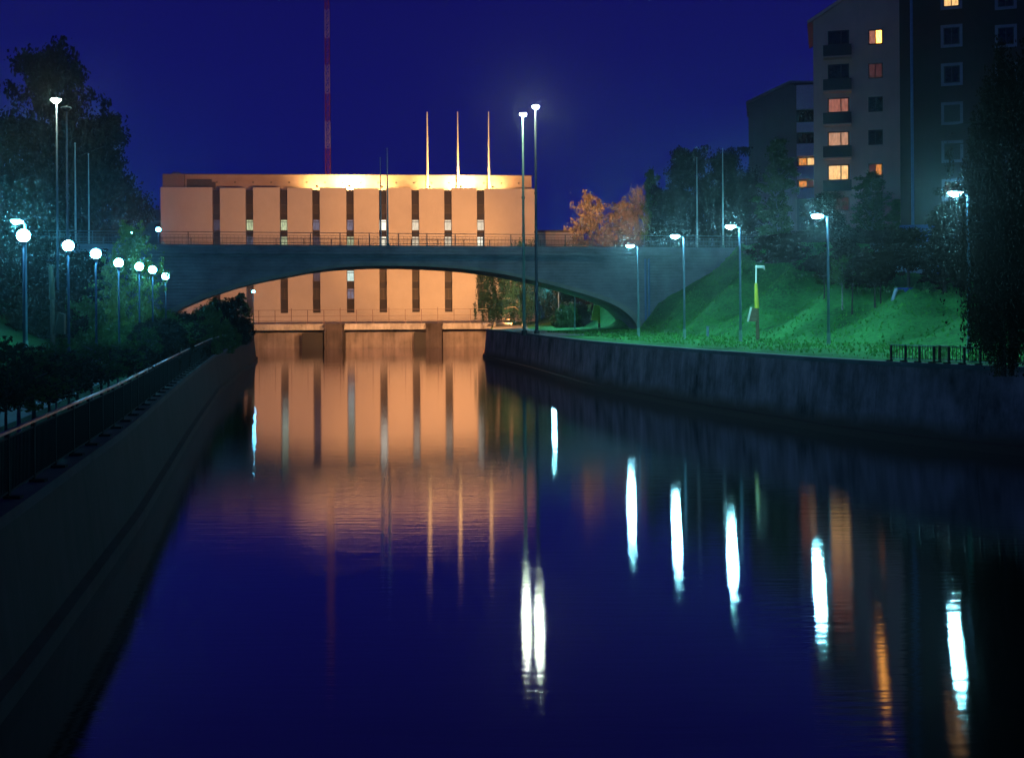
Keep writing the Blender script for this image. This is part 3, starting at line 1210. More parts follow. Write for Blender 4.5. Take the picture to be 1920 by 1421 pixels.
# -- tall lighting masts
def tall_lamp(px, py, Y, on, lab, tone, k=1.0):
    w = at(px, py, Y)
    g_ = gz(w.x, Y)
    H = w.z - g_
    rt = empty('lighting_mast', (w.x, Y, g_ - .02), lab, 'lighting mast', 'tall lighting masts')
    b = MB()
    b.tube([(0, 0, 0.4), (0, 0, H * .45), (0, 0, H)], [0.18 * k, 0.15 * k, 0.09 * k], 10)
    b.build('pole', tone, rt, smooth=True)
    for q in (.33, .45, .62):
        b = MB()
        b.tube([(0, 0, H * q), (0, 0, H * q + .22)], [0.19 * k, 0.19 * k], 10)
        b.build('joint_collar', tone, rt)
    b = MB()
    b.tube([(0, 0, 0), (0, 0, 0.5)], 0.30, 10)
    b.build('pole_base', M['rail'], rt)
    b = MB()
    b.ball((0.05, -.25, H + .12), (0.44, 0.42, 0.14), 14, 4, zmin=0.0)
    b.build('lamp_housing', M['housing'], rt, smooth=True)
    b = MB()
    b.ball((0.05, -.25, H + .118), (0.36, 0.34, 0.30), 12, 4, zmax=0.0)
    b.build('lens', E_MAST if on else M['darkglass'], rt, smooth=True)
    return rt


tall_lamp(980, 216, 126, True, 'tall pale green lighting mast, the shorter and brighter one right of the station', M['greypole'])
tall_lamp(1003.5, 202, 124, True, 'tall dark lighting mast, the taller one right of the station', M['darkpole'])
tall_lamp(106, 190, 90, True, 'tall lighting mast with lit head before the big dark tree on the left', M['darkpole'], .6)
tall_lamp(125, 206, 96, False, 'tall unlit lighting mast beside the lit one on the left', M['darkpole'], .7)


# -- globe lamps on the promenade
def globe_lamp(loc, H, lab, rad=0.26, group='globe lamps along the left promenade'):
    rt = empty('globe_lamp', loc, lab, 'globe lamp', group)
    b = MB()
    b.tube([(0, 0, 0.5), (0, 0, H - rad)], [0.07, 0.05], 8)
    b.build('pole', M['navypole'], rt, smooth=True)
    b = MB()
    b.tube([(0, 0, 0), (0, 0, 0.5)], [0.12, 0.10], 8)
    b.build('pole_base', M['navypole'], rt)
    b = MB()
    b.tube([(0, 0, H - rad - .12), (0, 0, H - rad + .03)], [0.09, 0.13], 10)
    b.build('collar', M['rail'], rt)
    b = MB()
    b.ball((0, 0, H), rad, 16, 10)
    b.build('globe', E_GLOBE, rt, smooth=True)
    return rt


gl = [((44, 442), 47.5, 'largest lit globe lamp, nearest the viewer at the left edge'),
      ((128, 461), 55.5, 'second lit globe lamp from the left in the promenade row'),
      ((179.5, 476), 61.5, 'third lit globe lamp from the left in the promenade row'),
      ((222.5, 493), 69, 'middle lit globe lamp of the promenade row of seven'),
      ((261, 500), 75.5, 'lit globe lamp in front of the brightly lit branches'),
      ((286, 506), 80, 'lit globe lamp second from the bridge end of the row'),
      ((310.5, 518), 87, 'smallest lit globe lamp of the row, nearest the bridge')]
g0 = None
for (px, py), Y, lab in gl:
    w = at(px, py, Y)
    g_ = gz(w.x, Y) - .02
    if g0 is None:
        g0 = globe_lamp((w.x, Y, g_), w.z - g_, lab)
        GH = w.z - g_
    else:
        o = copy_tree(g0)
        o['label'] = lab
        o.location = (w.x, Y, w.z - GH)
for px, py, lab, gy in ((475, 547, 'small cyan lamp beside the left canal wall seen under the arch', 152),
                        (245, 438, 'tiny far road lamp left of the station, the left one', 150),
                        (297, 431, 'tiny far road lamp right beside the station corner', 165)):
    w = at(px, py, gy)
    globe_lamp((w.x, gy, gz(w.x, gy)), w.z - gz(w.x, gy), lab, rad=0.16 if px > 400 else (0.22 if px < 260 else 0.32), group='far road lamps')

# ------------------------------------------------------------------ trees
rng = np.random.default_rng(11)


def quads_mesh(name, P, N1, N2, mat):
    """leaf quads: centres P, half axes N1, N2"""
    n = len(P)
    V = np.empty((n, 4, 3))
    V[:, 0] = P - N1
    V[:, 1] = P + N2 * 0.8
    V[:, 2] = P + N1
    V[:, 3] = P - N2 * 0.8
    me = bpy.data.meshes.new(name)
    me.vertices.add(n * 4)
    me.vertices.foreach_set('co', V.reshape(-1))
    me.loops.add(n * 4)
    me.loops.foreach_set('vertex_index', np.arange(n * 4))
    me.polygons.add(n)
    me.polygons.foreach_set('loop_start', np.arange(n) * 4)
    me.polygons.foreach_set('loop_total', np.full(n, 4))
    me.update(calc_edges=True)
    me.materials.append(mat)
    return me


def rdir(n):
    v = rng.normal(size=(n, 3))
    return v / np.linalg.norm(v, axis=1)[:, None]


def tree_data(kind, H, Wd, nl, leaf, mat, bark, seed):
    """returns (trunk mesh builder, crown mesh) for a tree of height H and crown width Wd"""
    global rng
    rng = np.random.default_rng(seed)
    rnd = random.Random(seed)
    tb = MB()
    tips = []      # (point, spread)
    lean = [(rnd.uniform(-.02, .02) * H, rnd.uniform(-.02, .02) * H) for _ in range(5)]
    tr = max(0.03, H * 0.016)

    def trunk_pt(t):
        i = min(3, int(t * 4))
        f = t * 4 - i
        return Vector((lean[i][0] * (1 - f) + lean[i + 1][0] * f, lean[i][1] * (1 - f) + lean[i + 1][1] * f, t * H))
    prof = {
        'broad': lambda t: math.sin(math.pi * min(1, max(0, (t - .12) / .95)) ** 0.75) ** .8,
        'column': lambda t: (math.sin(math.pi * min(1, max(.02, (t - .03) / .98)) ** .8)) ** .7 * (1.0 - .3 * t),
        'spruce': lambda t: max(0.04, 1.02 - t) ** .85,
        'pine': lambda t: 0 if t < .4 else math.sin(math.pi * (t - .38) / .64) ** .7,
        'weep': lambda t: math.sin(math.pi * min(1, max(0, (t - .08) / .94))) ** .6,
        'young': lambda t: 0 if t < .5 else math.sin(math.pi * min(1, (t - .5) / .52) ** .8) ** .8,
        'shrub': lambda t: math.sqrt(max(0, 1 - t * t)) * .95 + .08,
        'open': lambda t: math.sin(math.pi * min(1, max(0, (t - .15) / .9)) ** .8) ** .8,
    }[kind]
    lo = {'broad': .18, 'column': .08, 'spruce': .1, 'pine': .45, 'weep': .2, 'young': .55, 'shrub': .05, 'open': .2}[kind]
    nlimb = {'broad': 46, 'column': 46, 'spruce': 60, 'pine': 34, 'weep': 40, 'young': 22, 'shrub': 34, 'open': 44}[kind]
    if kind == 'shrub':
        for k in range(6):
            a = k * 1.05 + rnd.random()
            tb.tube([(0, 0, 0), (math.cos(a) * Wd * .15, math.sin(a) * Wd * .15, H * .45)], [tr * .8, tr * .3], 5)
    else:
        pts = [trunk_pt(t) for t in (0, .15, .4, .65, .85, .98)]
        tb.tube(pts, [tr * 1.25, tr, tr * .75, tr * .5, tr * .28, tr * .08], 7)
    for i in range(nlimb):
        t = lo + (0.97 - lo) * ((i + rnd.random()) / nlimb)
        a = i * 2.399 + rnd.uniform(-.5, .5)
        L_ = prof(t) * Wd / 2 * rnd.uniform(.62, 1.12)
        if L_ < 0.05 * Wd:
            L_ = 0.05 * Wd
        up = {'broad': .45, 'column': 1.3, 'spruce': -.12, 'pine': .15, 'weep': .35, 'young': .8, 'shrub': .3, 'open': .75}[kind]
        t0 = max(0.0 if kind == 'shrub' else lo * .8, t - up * L_ / H * .8)
        p0 = trunk_pt(t0) if kind != 'shrub' else Vector((0, 0, t0 * H * .6))
        p2 = Vector((trunk_pt(t).x + math.cos(a) * L_, trunk_pt(t).y + math.sin(a) * L_, t * H))
        if kind == 'shrub':
            p2.z = t * H
        p1 = (p0 + p2) / 2 + Vector((0, 0, 0.06 * L_ + (0.1 * L_ if kind in ('weep',) else 0)))
        tb.tube([p0, p1, p2], [tr * .35, tr * .22, tr * .06], 5, cap=False)
        nsub = 7 if kind != 'open' else 9
        for q in range(nsub):
            f = rnd.uniform(.25, 1.0)
            base = p0.lerp(p1, f * 2) if f < .5 else p1.lerp(p2, f * 2 - 1)
            off = Vector((rnd.gauss(0, 1), rnd.gauss(0, 1), rnd.gauss(0, .7))) * (Wd * .055 + L_ * .10)
            tip = base + off
            if kind == 'weep':
                for kk in range(5):
                    tips.append((tip + Vector((rnd.gauss(0, .02), rnd.gauss(0, .02), -kk * H * .035 * rnd.uniform(.5, 1.1))), Wd * .022))
            elif kind == 'open':
                tb.tube([base, tip], [tr * .08, tr * .03], 4, cap=False)
                for kk in range(3):
                    tips.append((base.lerp(tip, .3 + .35 * kk), Wd * .020))
            else:
                tips.append((tip, Wd * (.040 if kind != 'spruce' else .03)))
    C_ = np.array([p[0][:] for p in tips])
    S_ = np.array([p[1] for p in tips])
    wgt = rng.uniform(0.1, 1.0, len(C_)) ** 1.5
    idx = rng.choice(len(C_), nl, p=wgt / wgt.sum())
    sc = np.array([1, 1, .7]) if kind != 'weep' else np.array([.8, .8, 1.8])
    P = C_[idx] + rng.normal(size=(nl, 3)) * S_[idx][:, None] * sc
    P[:, 2] = np.clip(P[:, 2], 0.03, H * 1.02)
    D1 = rdir(nl)
    D2 = np.cross(D1, rdir(nl))
    D2 /= np.linalg.norm(D2, axis=1)[:, None]
    s = leaf * rng.uniform(.6, 1.3, nl)[:, None]
    me = quads_mesh('crown', P, D1 * s * .6, D2 * s * .45, mat)
    return tb, me


PROTO = {}


def proto(key, kind, H, Wd, nl, leaf, mat, bark, seed):
    tb, me = tree_data(kind, H, Wd, nl, leaf, M[mat], M[bark], seed)
    tm = bpy.data.meshes.new('trunk')
    tm.from_pydata(tb.v, [], tb.f)
    tm.materials.append(M[bark])
    PROTO[key] = (tm, me, H, Wd)


proto('broad1', 'broad', 14, 11, 26000, .34, 'leafdark', 'bark', 1)
proto('broad2', 'broad', 14, 12, 24000, .34, 'leafdark', 'bark', 2)
proto('col1', 'column', 14, 5.5, 17000, .26, 'leaf', 'birch', 3)
proto('col2', 'column', 14, 6, 17000, .26, 'leaf', 'birch', 4)
proto('weep1', 'weep', 12, 9, 26000, .20, 'leafteal', 'birch', 5)
proto('weepdark', 'weep', 15, 11, 42000, .20, 'leafdark', 'bark', 6)
proto('pine1', 'pine', 8, 6, 12000, .20, 'leafdark', 'bark', 7)
proto('spruce1', 'spruce', 12, 5.5, 16000, .26, 'leafdark', 'bark', 8)
proto('young1', 'young', 4, 2.4, 2300, .13, 'leafdark', 'bark', 9)
proto('young2', 'young', 4, 2.6, 2300, .13, 'leaf', 'birch', 10)
proto('young3', 'young', 4, 2.2, 1700, .12, 'leafdark', 'bark', 13)
proto('shrub1', 'shrub', 2.6, 4.0, 16000, .15, 'leaf', 'bark', 11)
proto('shrub2', 'shrub', 2.6, 4.2, 16000, .15, 'leafdark', 'bark', 12)
proto('open1', 'open', 10, 9, 9000, .24, 'leafautumn', 'bark', 14)
proto('open2', 'open', 10, 8, 9000, .24, 'leafautumn', 'bark', 15)
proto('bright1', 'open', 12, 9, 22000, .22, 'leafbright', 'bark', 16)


def plant(key, name, cat, label, group, px, ytop, Y, wpx, base=None, rz=None, X=None):
    """tree whose top is at photo row ytop, width wpx photo pixels, at depth Y"""
    tm, me, H, Wd = PROTO[key]
    w = at(px, ytop, Y)
    if X is not None:
        w.x = X
    g_ = gz(w.x, Y) if base is None else base
    rt = empty(name, (w.x, Y, g_ - .05), label, cat, group, rz=random.uniform(0, 6.28) if rz is None else rz)
    hz = max(0.4, (w.z - g_)) / H
    ws = wpx / F * Y / Wd
    rt.scale = (ws, ws, hz)
    for nm, d in (('trunk', tm), ('crown', me)):
        o = bpy.data.objects.new(nm, d)
        COL.objects.link(o)
        o.parent = rt
    return rt


GD = 'dark trees against the sky on the left'
plant('broad1', 'broadleaf_tree', 'tree', 'tallest dark tree behind the lit left mast', GD, 95, 88, 150, 190)
plant('broad2', 'broadleaf_tree', 'tree', 'dark spreading tree left of the station, lower than its tall neighbour', GD, 190, 222, 156, 175)
plant('broad2', 'broadleaf_tree', 'tree', 'dark tree cut by the left edge behind the glaring lamp', GD, -20, 215, 100, 200)
plant('broad1', 'broadleaf_tree', 'tree', 'dark low tree between the left bridge end and the tall trees', GD, 60, 330, 147, 190)
plant('broad1', 'broadleaf_tree', 'tree', 'dark low tree under the left bridge end behind the second globe', 'trees on the left slope', 92, 446, 104, 130)
plant('broad2', 'broadleaf_tree', 'tree', 'dark tree on the slope under the glaring lamp', 'trees on the left slope', 28, 450, 92, 130)
plant('shrub2', 'shrub', 'shrub', 'wide dark shrub on the left slope between the first two globes', 'bushes on the left slope', 78, 540, 84, 130)
plant('shrub1', 'shrub', 'shrub', 'low dark shrub on the left slope under the third globe', 'bushes on the left slope', 150, 556, 86, 110)
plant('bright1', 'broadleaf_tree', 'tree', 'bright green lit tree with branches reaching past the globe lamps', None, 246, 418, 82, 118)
plant('broad1', 'broadleaf_tree', 'tree', 'dim leafy tree filling the slope left of the lit tree', 'trees on the left slope', 165, 470, 96, 120)
plant('col2', 'birch_tree', 'tree', 'dim birch on the left slope beside the fourth globe lamp', 'trees on the left slope', 205, 500, 88, 90)
for px, yt, Y, lab in ((285, 606, 61, 'dense dark bush against the left railing below the lit tree'), (312, 598, 69, 'dense dark bush against the left railing below the last globe')):
    plant('shrub2', 'shrub', 'shrub', lab, 'bushes against the left railing', px, yt, Y, 80, X=LW(Y) - 1.6)  # both added to block the last globe's reflection in the water
GS = 'shrubs massed along the left bank'
shr = [(300, 575, 92, 90, 'round dark shrub under the smallest globe lamp', 'shrub1'), (345, 585, 98, 80, 'shrub where the left end of the arch meets the bank', 'shrub2'),
       (385, 566, 108, 70, 'bluish shrub under the left haunch of the arch', 'shrub1'), (425, 560, 116, 70, 'tall dark shrub in front of the left lower panels', 'shrub2'),
       (453, 548, 120, 48, 'pointed green shrub nearest the canal below the arch', 'col1'), (405, 556, 121, 45, 'slim dark bush showing against the orange wall', 'col2'),
       (262, 585, 84, 80, 'dim shrub below the bright lit branches', 'shrub2'), (232, 600, 76, 90, 'dim shrub at mid slope between globe poles', 'shrub1'),
       (330, 610, 80, 100, 'broad dark shrub halfway along the left railing', 'shrub2'), (415, 600, 106, 70, 'dark shrub above the far part of the left railing', 'shrub1'),
       (448, 590, 117, 50, 'last small shrub before the end of the left wall', 'shrub2'), (375, 600, 94, 80, 'dark shrub above the middle of the left railing', 'shrub1')]
for px, yt, Y, wp, lab, k in shr:
    plant(k, 'shrub', 'shrub', lab, GS, px, yt, Y, wp)
# row of young trees between the railing and the promenade
yt_ = [(12, 632, 26.5), (33, 655, 28), (62, 640, 29.5), (88, 662, 31), (104, 640, 33), (128, 650, 35), (146, 668, 37), (173, 640, 39),
       (190, 662, 41.5), (206, 650, 44), (222, 640, 47), (240, 655, 50), (258, 645, 54), (276, 612, 58), (296, 612, 63), (318, 606, 69), (340, 602, 76), (362, 600, 84)]
ordw = ['first', 'second', 'third', 'fourth', 'fifth', 'sixth', 'seventh', 'eighth', 'ninth', 'tenth', 'eleventh', 'twelfth', 'thirteenth',
        'fourteenth', 'fifteenth', 'sixteenth', 'seventeenth', 'eighteenth']
for i, (px, yt, Y) in enumerate(yt_):
    w = at(px, 700, Y)
    xx = min(w.x, LW(Y) - 1.0)
    plant(['young1', 'young2', 'young3'][i % 3], 'young_tree', 'tree', 'thin dark young tree behind the left railing, %s from the left edge' % ordw[i],
          'row of young trees behind the left railing', px, yt, Y, 2.1 * F / Y * random.uniform(.65, 1.35), X=xx)
# right side
GR = 'dark trees beyond the right end of the bridge'
plant('open1', 'bare_tree', 'tree', 'orange lit sparse tree standing alone right of the station', 'orange lit trees', 1110, 362, 190, 115)
plant('open2', 'bare_tree', 'tree', 'dimmer orange sparse tree beside the bright orange one', 'orange lit trees', 1165, 372, 196, 90)
plant('open1', 'bare_tree', 'tree', 'brownish thin tree before the dark tree group', 'orange lit trees', 1195, 352, 200, 60)
plant('col2', 'birch_tree', 'tree', 'slender dark tree at the left of the dark tree group', GR, 1222, 315, 180, 52)
plant('broad1', 'broadleaf_tree', 'tree', 'big dark tree behind the right pair of pale poles', GR, 1290, 278, 176, 125)
plant('broad2', 'broadleaf_tree', 'tree', 'big dark tree right of the right pair of pale poles', GR, 1365, 284, 172, 110)
plant('broad1', 'broadleaf_tree', 'tree', 'dark tree low between the poles and the grey block', GR, 1395, 330, 166, 90)
plant('broad2', 'broadleaf_tree', 'tree', 'dark tree behind the second path lamp', GR, 1250, 360, 168, 90)
plant('col1', 'birch_tree', 'tree', 'pointed yellowish birch before the grey rear block', 'birches before the flats', 1458, 258, 158, 92)
plant('col2', 'birch_tree', 'tree', 'pointed birch before the lit cream block, right of its balconies', 'birches before the flats', 1632, 320, 154, 92)
plant('broad1', 'broadleaf_tree', 'tree', 'low dim tree between the two pointed birches', 'birches before the flats', 1550, 360, 158, 85)
plant('col1', 'birch_tree', 'tree', 'small birch at the corner of the cream block', 'birches before the flats', 1680, 372, 150, 50)
plant('broad2', 'broadleaf_tree', 'tree', 'large black bush like tree at the head of the grass slope', 'trees on the right slope', 1462, 440, 128, 118)
plant('shrub2', 'shrub', 'shrub', 'wide black bush below the large tree at the slope head', 'bushes on the right slope', 1468, 438, 118, 105)
plant('shrub2', 'shrub', 'shrub', 'dark bush behind the fourth path lamp', 'bushes on the right slope', 1535, 480, 112, 90)
plant('shrub1', 'shrub', 'shrub', 'dim bush behind the pale stemmed saplings', 'bushes on the right slope', 1605, 482, 106, 130)
plant('broad2', 'broadleaf_tree', 'tree', 'black tree mass at the head of the slope left of the fourth lamp', 'trees on the right slope', 1515, 432, 130, 120)
plant('broad1', 'broadleaf_tree', 'tree', 'black tree between the cream block and the fourth lamp', 'trees on the right slope', 1570, 425, 134, 120)
plant('broad2', 'broadleaf_tree', 'tree', 'black tree before the corner of the cream block', 'trees on the right slope', 1640, 432, 124, 130)
plant('pine1', 'pine_tree', 'tree', 'dark pine leaning over the blue A shaped frame', 'trees on the right slope', 1700, 428, 92, 140)
plant('broad1', 'broadleaf_tree', 'tree', 'dim tree just right of the fourth path lamp', 'trees on the right slope', 1585, 448, 104, 90)
plant('young2', 'young_tree', 'tree', 'group sapling with pale thin stem right of the fourth lamp', 'saplings on the right slope', 1578, 480, 93, 60)
plant('young1', 'young_tree', 'tree', 'sapling just left of the fourth path lamp', 'saplings on the right slope', 1545, 470, 95, 55)
plant('young3', 'young_tree', 'tree', 'pale stemmed sapling in the middle of the dim slope', 'saplings on the right slope', 1598, 478, 92, 55)
plant('young1', 'young_tree', 'tree', 'sapling before the pale low wall', 'saplings on the right slope', 1640, 480, 90, 70)
plant('pine1', 'pine_tree', 'tree', 'small dark pine left of the A shaped frame', 'trees on the right slope', 1650, 470, 91, 80)
plant('spruce1', 'spruce_tree', 'tree', 'dark spruce before the dark block, left of the big near tree', 'trees on the right slope', 1770, 385, 92, 110)
plant('broad1', 'broadleaf_tree', 'tree', 'dark tree before the lowest windows of the dark block', 'trees on the right slope', 1830, 330, 88, 150)
plant('weepdark', 'weeping_tree', 'tree', 'huge near black drooping tree at the right edge of the picture', 'near trees at the right edge', 1895, 85, 49, 210, base=3.6)
plant('weepdark', 'weeping_tree', 'tree', 'low black drooping tree hiding the right end of the short railing', 'near trees at the right edge', 1880, 330, 48.5, 150, base=3.6)
plant('weepdark', 'weeping_tree', 'tree', 'dark tree outside the right edge beside the near drooping tree', 'near trees at the right edge', 2010, 60, 50, 260, base=3.6)
# beneath and beyond the arch
plant('weep1', 'weeping_birch', 'tree', 'drooping birch hanging before the orange wall under the arch', 'trees beyond the arch', 925, 474, 184, 88, base=3.6)
plant('weep1', 'weeping_birch', 'tree', 'teal lit birch behind the two tall masts under the arch', 'trees beyond the arch', 978, 449, 165, 95, base=3.6)
plant('weep1', 'weeping_birch', 'tree', 'dim birch behind the left path lamp under the arch', 'trees beyond the arch', 1040, 480, 196, 90)
plant('broad1', 'broadleaf_tree', 'tree', 'dark tree behind the round bush under the arch', 'trees beyond the arch', 1090, 470, 200, 110)
plant('shrub1', 'shrub', 'shrub', 'round teal lit bush beside the path under the arch', 'bushes beyond the arch', 1062, 568, 158, 52)
plant('shrub2', 'shrub', 'shrub', 'darker bush at the slope foot under the arch', 'bushes beyond the arch', 1092, 572, 160, 50)
# long grass and fallen leaves on the lit slopes
def tufts(name, mat, n, xf, y0, y1, size, seed, lift):
    g = np.random.default_rng(seed)
    P = []
    while len(P) < n:
        y = g.uniform(y0, y1)
        x = xf(y, g.random())
        if mnoise.noise(Vector((x * .35, y * .35, seed))) + g.uniform(-.6, .6) < -0.1:
            continue
        P.append((x, y, gz(x, y) + lift))
    P = np.array(P)
    m_ = len(P)
    a = g.uniform(0, 6.28, m_)
    A = np.stack([np.cos(a), np.sin(a), g.normal(0, .15, m_)], 1)
    B = np.stack([g.normal(0, .35, m_), g.normal(0, .35, m_), np.ones(m_)], 1)
    if lift < .05:
        B = np.stack([-np.sin(a), np.cos(a), g.normal(0, .3, m_)], 1)
    s_ = g.uniform(.5, 1.3, m_)[:, None] * size
    me = quads_mesh(name, P, A * s_ * .45, B * s_ * .9, mat)
    o = bpy.data.objects.new(name, me)
    COL.objects.link(o)
    return o


M['blade'] = mat_leaf('grass_blades', (0.036, 0.14, 0.040), (0.12, 0.42, 0.09))
M['fallen'] = mat_leaf('fallen_leaves', (0.08, 0.07, 0.02), (0.26, 0.24, 0.06))
q = tufts('grass', M['blade'], 10000, lambda y, t: RW(y) + 4 + t * 30, 56, 136, .17, 3, .08)
tag(q, kind='stuff')
q = tufts('fallen_leaves', M['fallen'], 9000, lambda y, t: RW(y) + 3 + t * 26, 54, 120, .075, 4, .03)
tag(q, kind='stuff')

# ------------------------------------------------------------------ railings on the walls
def wall_railing(side, y0, y1, H, base, step_post, label, close=0.14, off=0.25, inner_rail=True, key=None):
    fx = LW if side < 0 else RW
    P0 = Vector((fx(y0) + side * off, y0, 0))
    root = empty('railing', P0, label, 'railing')

    def pt(y, z):
        return Vector((fx(y) + side * off, y, base(y) + z)) - P0
    # walk along by arc length
    ys = list(np.arange(y0, y1, 0.25))
    L_ = [0]
    for a_, c_ in zip(ys, ys[1:]):
        L_.append(L_[-1] + math.hypot(c_ - a_, fx(c_) - fx(a_)))
    yat = lambda l: float(np.interp(l, L_, ys))
    tot = L_[-1]
    ypost = [yat(l) for l in np.arange(0, tot + .01, step_post)]
    top = MB()
    for a_, c_ in zip(ypost, ypost[1:]):
        top.bar(pt(a_, H), pt(c_, H), 0.075, 0.05)
    top.build('top_rail', M['worn'], root)
    low = MB()
    for a_, c_ in zip(ypost, ypost[1:]):
        low.bar(pt(a_, H - .12), pt(c_, H - .12), 0.03, 0.03)
        low.bar(pt(a_, .12), pt(c_, .12), 0.035, 0.035)
    low.build('bottom_rail', M['blackrail'], root)
    bars = MB()
    for l in np.arange(close, ypost and tot or 0, close):
        y = yat(l)
        if y > ypost[-1]:
            break
        a_, c_ = pt(y, .12), pt(y, H - .12)
        bars.box(a_.x - .009, a_.x + .009, a_.y - .009, a_.y + .009, a_.z, c_.z)
    bars.build('bars', M['blackrail'], root)
    for y in ypost:
        a_ = pt(y, -0.01)
        p = MB()
        p.box(a_.x - .035, a_.x + .035, a_.y - .035, a_.y + .035, a_.z, a_.z + H - .025)
        p.box(a_.x - .16 + .1, a_.x + .16 + .1, a_.y - .09, a_.y + .09, a_.z, a_.z + .07)
        p.build('post', M['blackrail'], root)
    return root


wall_railing(-1, 9, 131, 1.25, LZ, 2.2, 'long black barred railing with shiny top rail along the left canal wall', close=0.12)

# short railing of straight and set back panels at the far right
fr = [(1671, 56.4, 0), (1698, 55.7, 0), (1724, 55.1, 0), (1751, 54.4, 0), (1762, 54.9, 1), (1779, 53.6, 0), (1808, 52.7, 0), (1838, 52.0, 0), (1872, 51.0, 0),
      (1905, 49.8, 0), (1940, 48.6, 0)]
pts = []
for px, _, back in fr:
    u = (px - 960 - 0.7) / F
    ys_ = np.arange(30, 90, .05)
    k = np.argmin(np.abs(np.interp(ys_, YS, RWT) + .3 + .9 * back - u * ys_))
    pts.append(Vector((u * ys_[k], ys_[k], RZ)))
root = empty('railing', pts[0], 'short black railing with a kinked panel on the right canal wall near the drooping tree', 'railing')
tp, lw_, bars = MB(), MB(), MB()
RH = 0.80
for a_, c_ in zip(pts, pts[1:]):
    a2, c2 = a_ - pts[0], c_ - pts[0]
    up = Vector((0, 0, 1))
    tp.bar(a2 + up * RH, c2 + up * RH, .06, .04)
    lw_.bar(a2 + up * .13, c2 + up * .13, .04, .03)
    bars.bar(a2 + up * (RH - .07), c2 + up * (RH - .07), .02, .02)
    bars.bar(a2 + up * .19, c2 + up * .19, .02, .02)
    L_ = (c2 - a2).length
    n_ = max(2, int(L_ / .17))
    for i in range(1, n_):
        q = a2.lerp(c2, i / n_)
        bars.box(q.x - .013, q.x + .013, q.y - .013, q.y + .013, q.z + .13, q.z + RH - .02)
tp.build('top_rail', M['worn'], root)
lw_.build('bottom_rail', M['worn'], root)
bars.build('bars', M['rail'], root)
for p_ in pts:
    q = p_ - pts[0]
    b = MB()
    b.box(q.x - .05, q.x + .05, q.y - .05, q.y + .05, -.002, RH - .02)
    b.box(q.x - .25, q.x + .07, q.y - .08, q.y + .08, -.002, .07)
    b.build('post', M['rail'], root)


# ------------------------------------------------------------------ yellow posts with boards
def marker_post(px, ybase, Y, ytop, yel_top, yel_bot, board, label, sign=True, s=1.0, paint='yellow'):
    w = at(px, ybase, Y)
    g_ = gz(w.x, Y)
    z = lambda py: at(px, py, Y).z - g_
    rt = empty('marker_post', (w.x, Y, g_ - .05), label, 'marker post', 'marker posts')
    b = MB()
    b.tube([(0, 0, 0), (-0.07 * s, 0, z(yel_bot))], [0.20 * s, 0.18 * s], 8)
    b.build('lower_post', M['wood'], rt)
    b = MB()
    b.tube([(-.07 * s, 0, z(yel_bot) + .01), (-.16 * s, 0, z(yel_top))], [0.24 * s, 0.17 * s], 10)
    b.build('sleeve', M[paint], rt)
    if sign:
        b = MB()
        zt = z(ytop)
        b.tube([(-.15 * s, 0, z(yel_top) + .01), (-.12 * s, 0, zt)], [0.09 * s, 0.07 * s], 8)
        b.box(-.12 * s, .75 * s, -.04, .04, zt - .28 * s, zt - .20 * s)
        b.box(-.12 * s, .75 * s, -.04, .04, zt - .14 * s, zt - .06 * s)
        b.box(.70 * s, .75 * s, -.04, .04, zt - .5 * s, zt - .06 * s)
        b.build('top_bracket', M['board'], rt)
    (xa, ya), (xb, yb_) = board
    a_, c_ = at(xa, ya, Y), at(xb, yb_, Y)
    # slanted box: narrow at the top, sloping white face to the left
    x0, x1, z0, z1 = a_.x - w.x, c_.x - w.x, c_.z - g_, a_.z - g_
    b = MB()
    sl = (x1 - x0) * .42
    b.prism([(x0 + .12 * s, z0 + .02), (x1, z0), (x1, z1 - .05), (x0 + sl + .1 * s, z1)], -.22 * s, .22 * s)
    b.build('box', M['wood'] if sign else M[paint], rt)
    b = MB()
    b.prism([(x0, z0), (x0 + .11 * s, z0), (x0 + sl + .09 * s, z1 + .05), (x0 + sl - .03 * s, z1 + .05)], -.26 * s, .26 * s)
    b.build('slanted_board', M['board'] if sign else M[paint], rt)
    return rt


marker_post(1421, 640, 93, 496, 530, 577, ((1401, 576), (1418, 602)), 'tall post with yellow sleeve and white slanted board on the lit grass slope', s=.75)
marker_post(1124, 627, 150, 0, 562, 605, ((1108, 572), (1121, 600)), 'yellow post with yellow box seen beneath the arch of the bridge', sign=False, s=.8)
marker_post(100, 640, 56, 0, 497, 560, ((101, 585), (122, 624)), 'dim olive post with a box on the left grass slope between globe poles', sign=False, s=.6, paint='olive')
# small stubs on the grass
for px, yb_, yt, Y, lab in ((1327, 640, 613, 101, 'short blue grey stub post on the lit grass near the third lamp'),):
    w = at(px, yb_, Y)
    g_ = gz(w.x, Y)
    rt = empty('stub_post', (w.x, Y, g_ - .02), lab, 'post')
    b = MB()
    h = at(px, yt, Y).z - g_
    b.tube([(0, 0, 0), (0, 0, h)], .11, 8)
    b.build('post', M['galv'], rt)
    b = MB()
    b.tube([(0, 0, h), (0, 0, h + .08)], .15, 8)
    b.build('cap', M['galv'], rt)

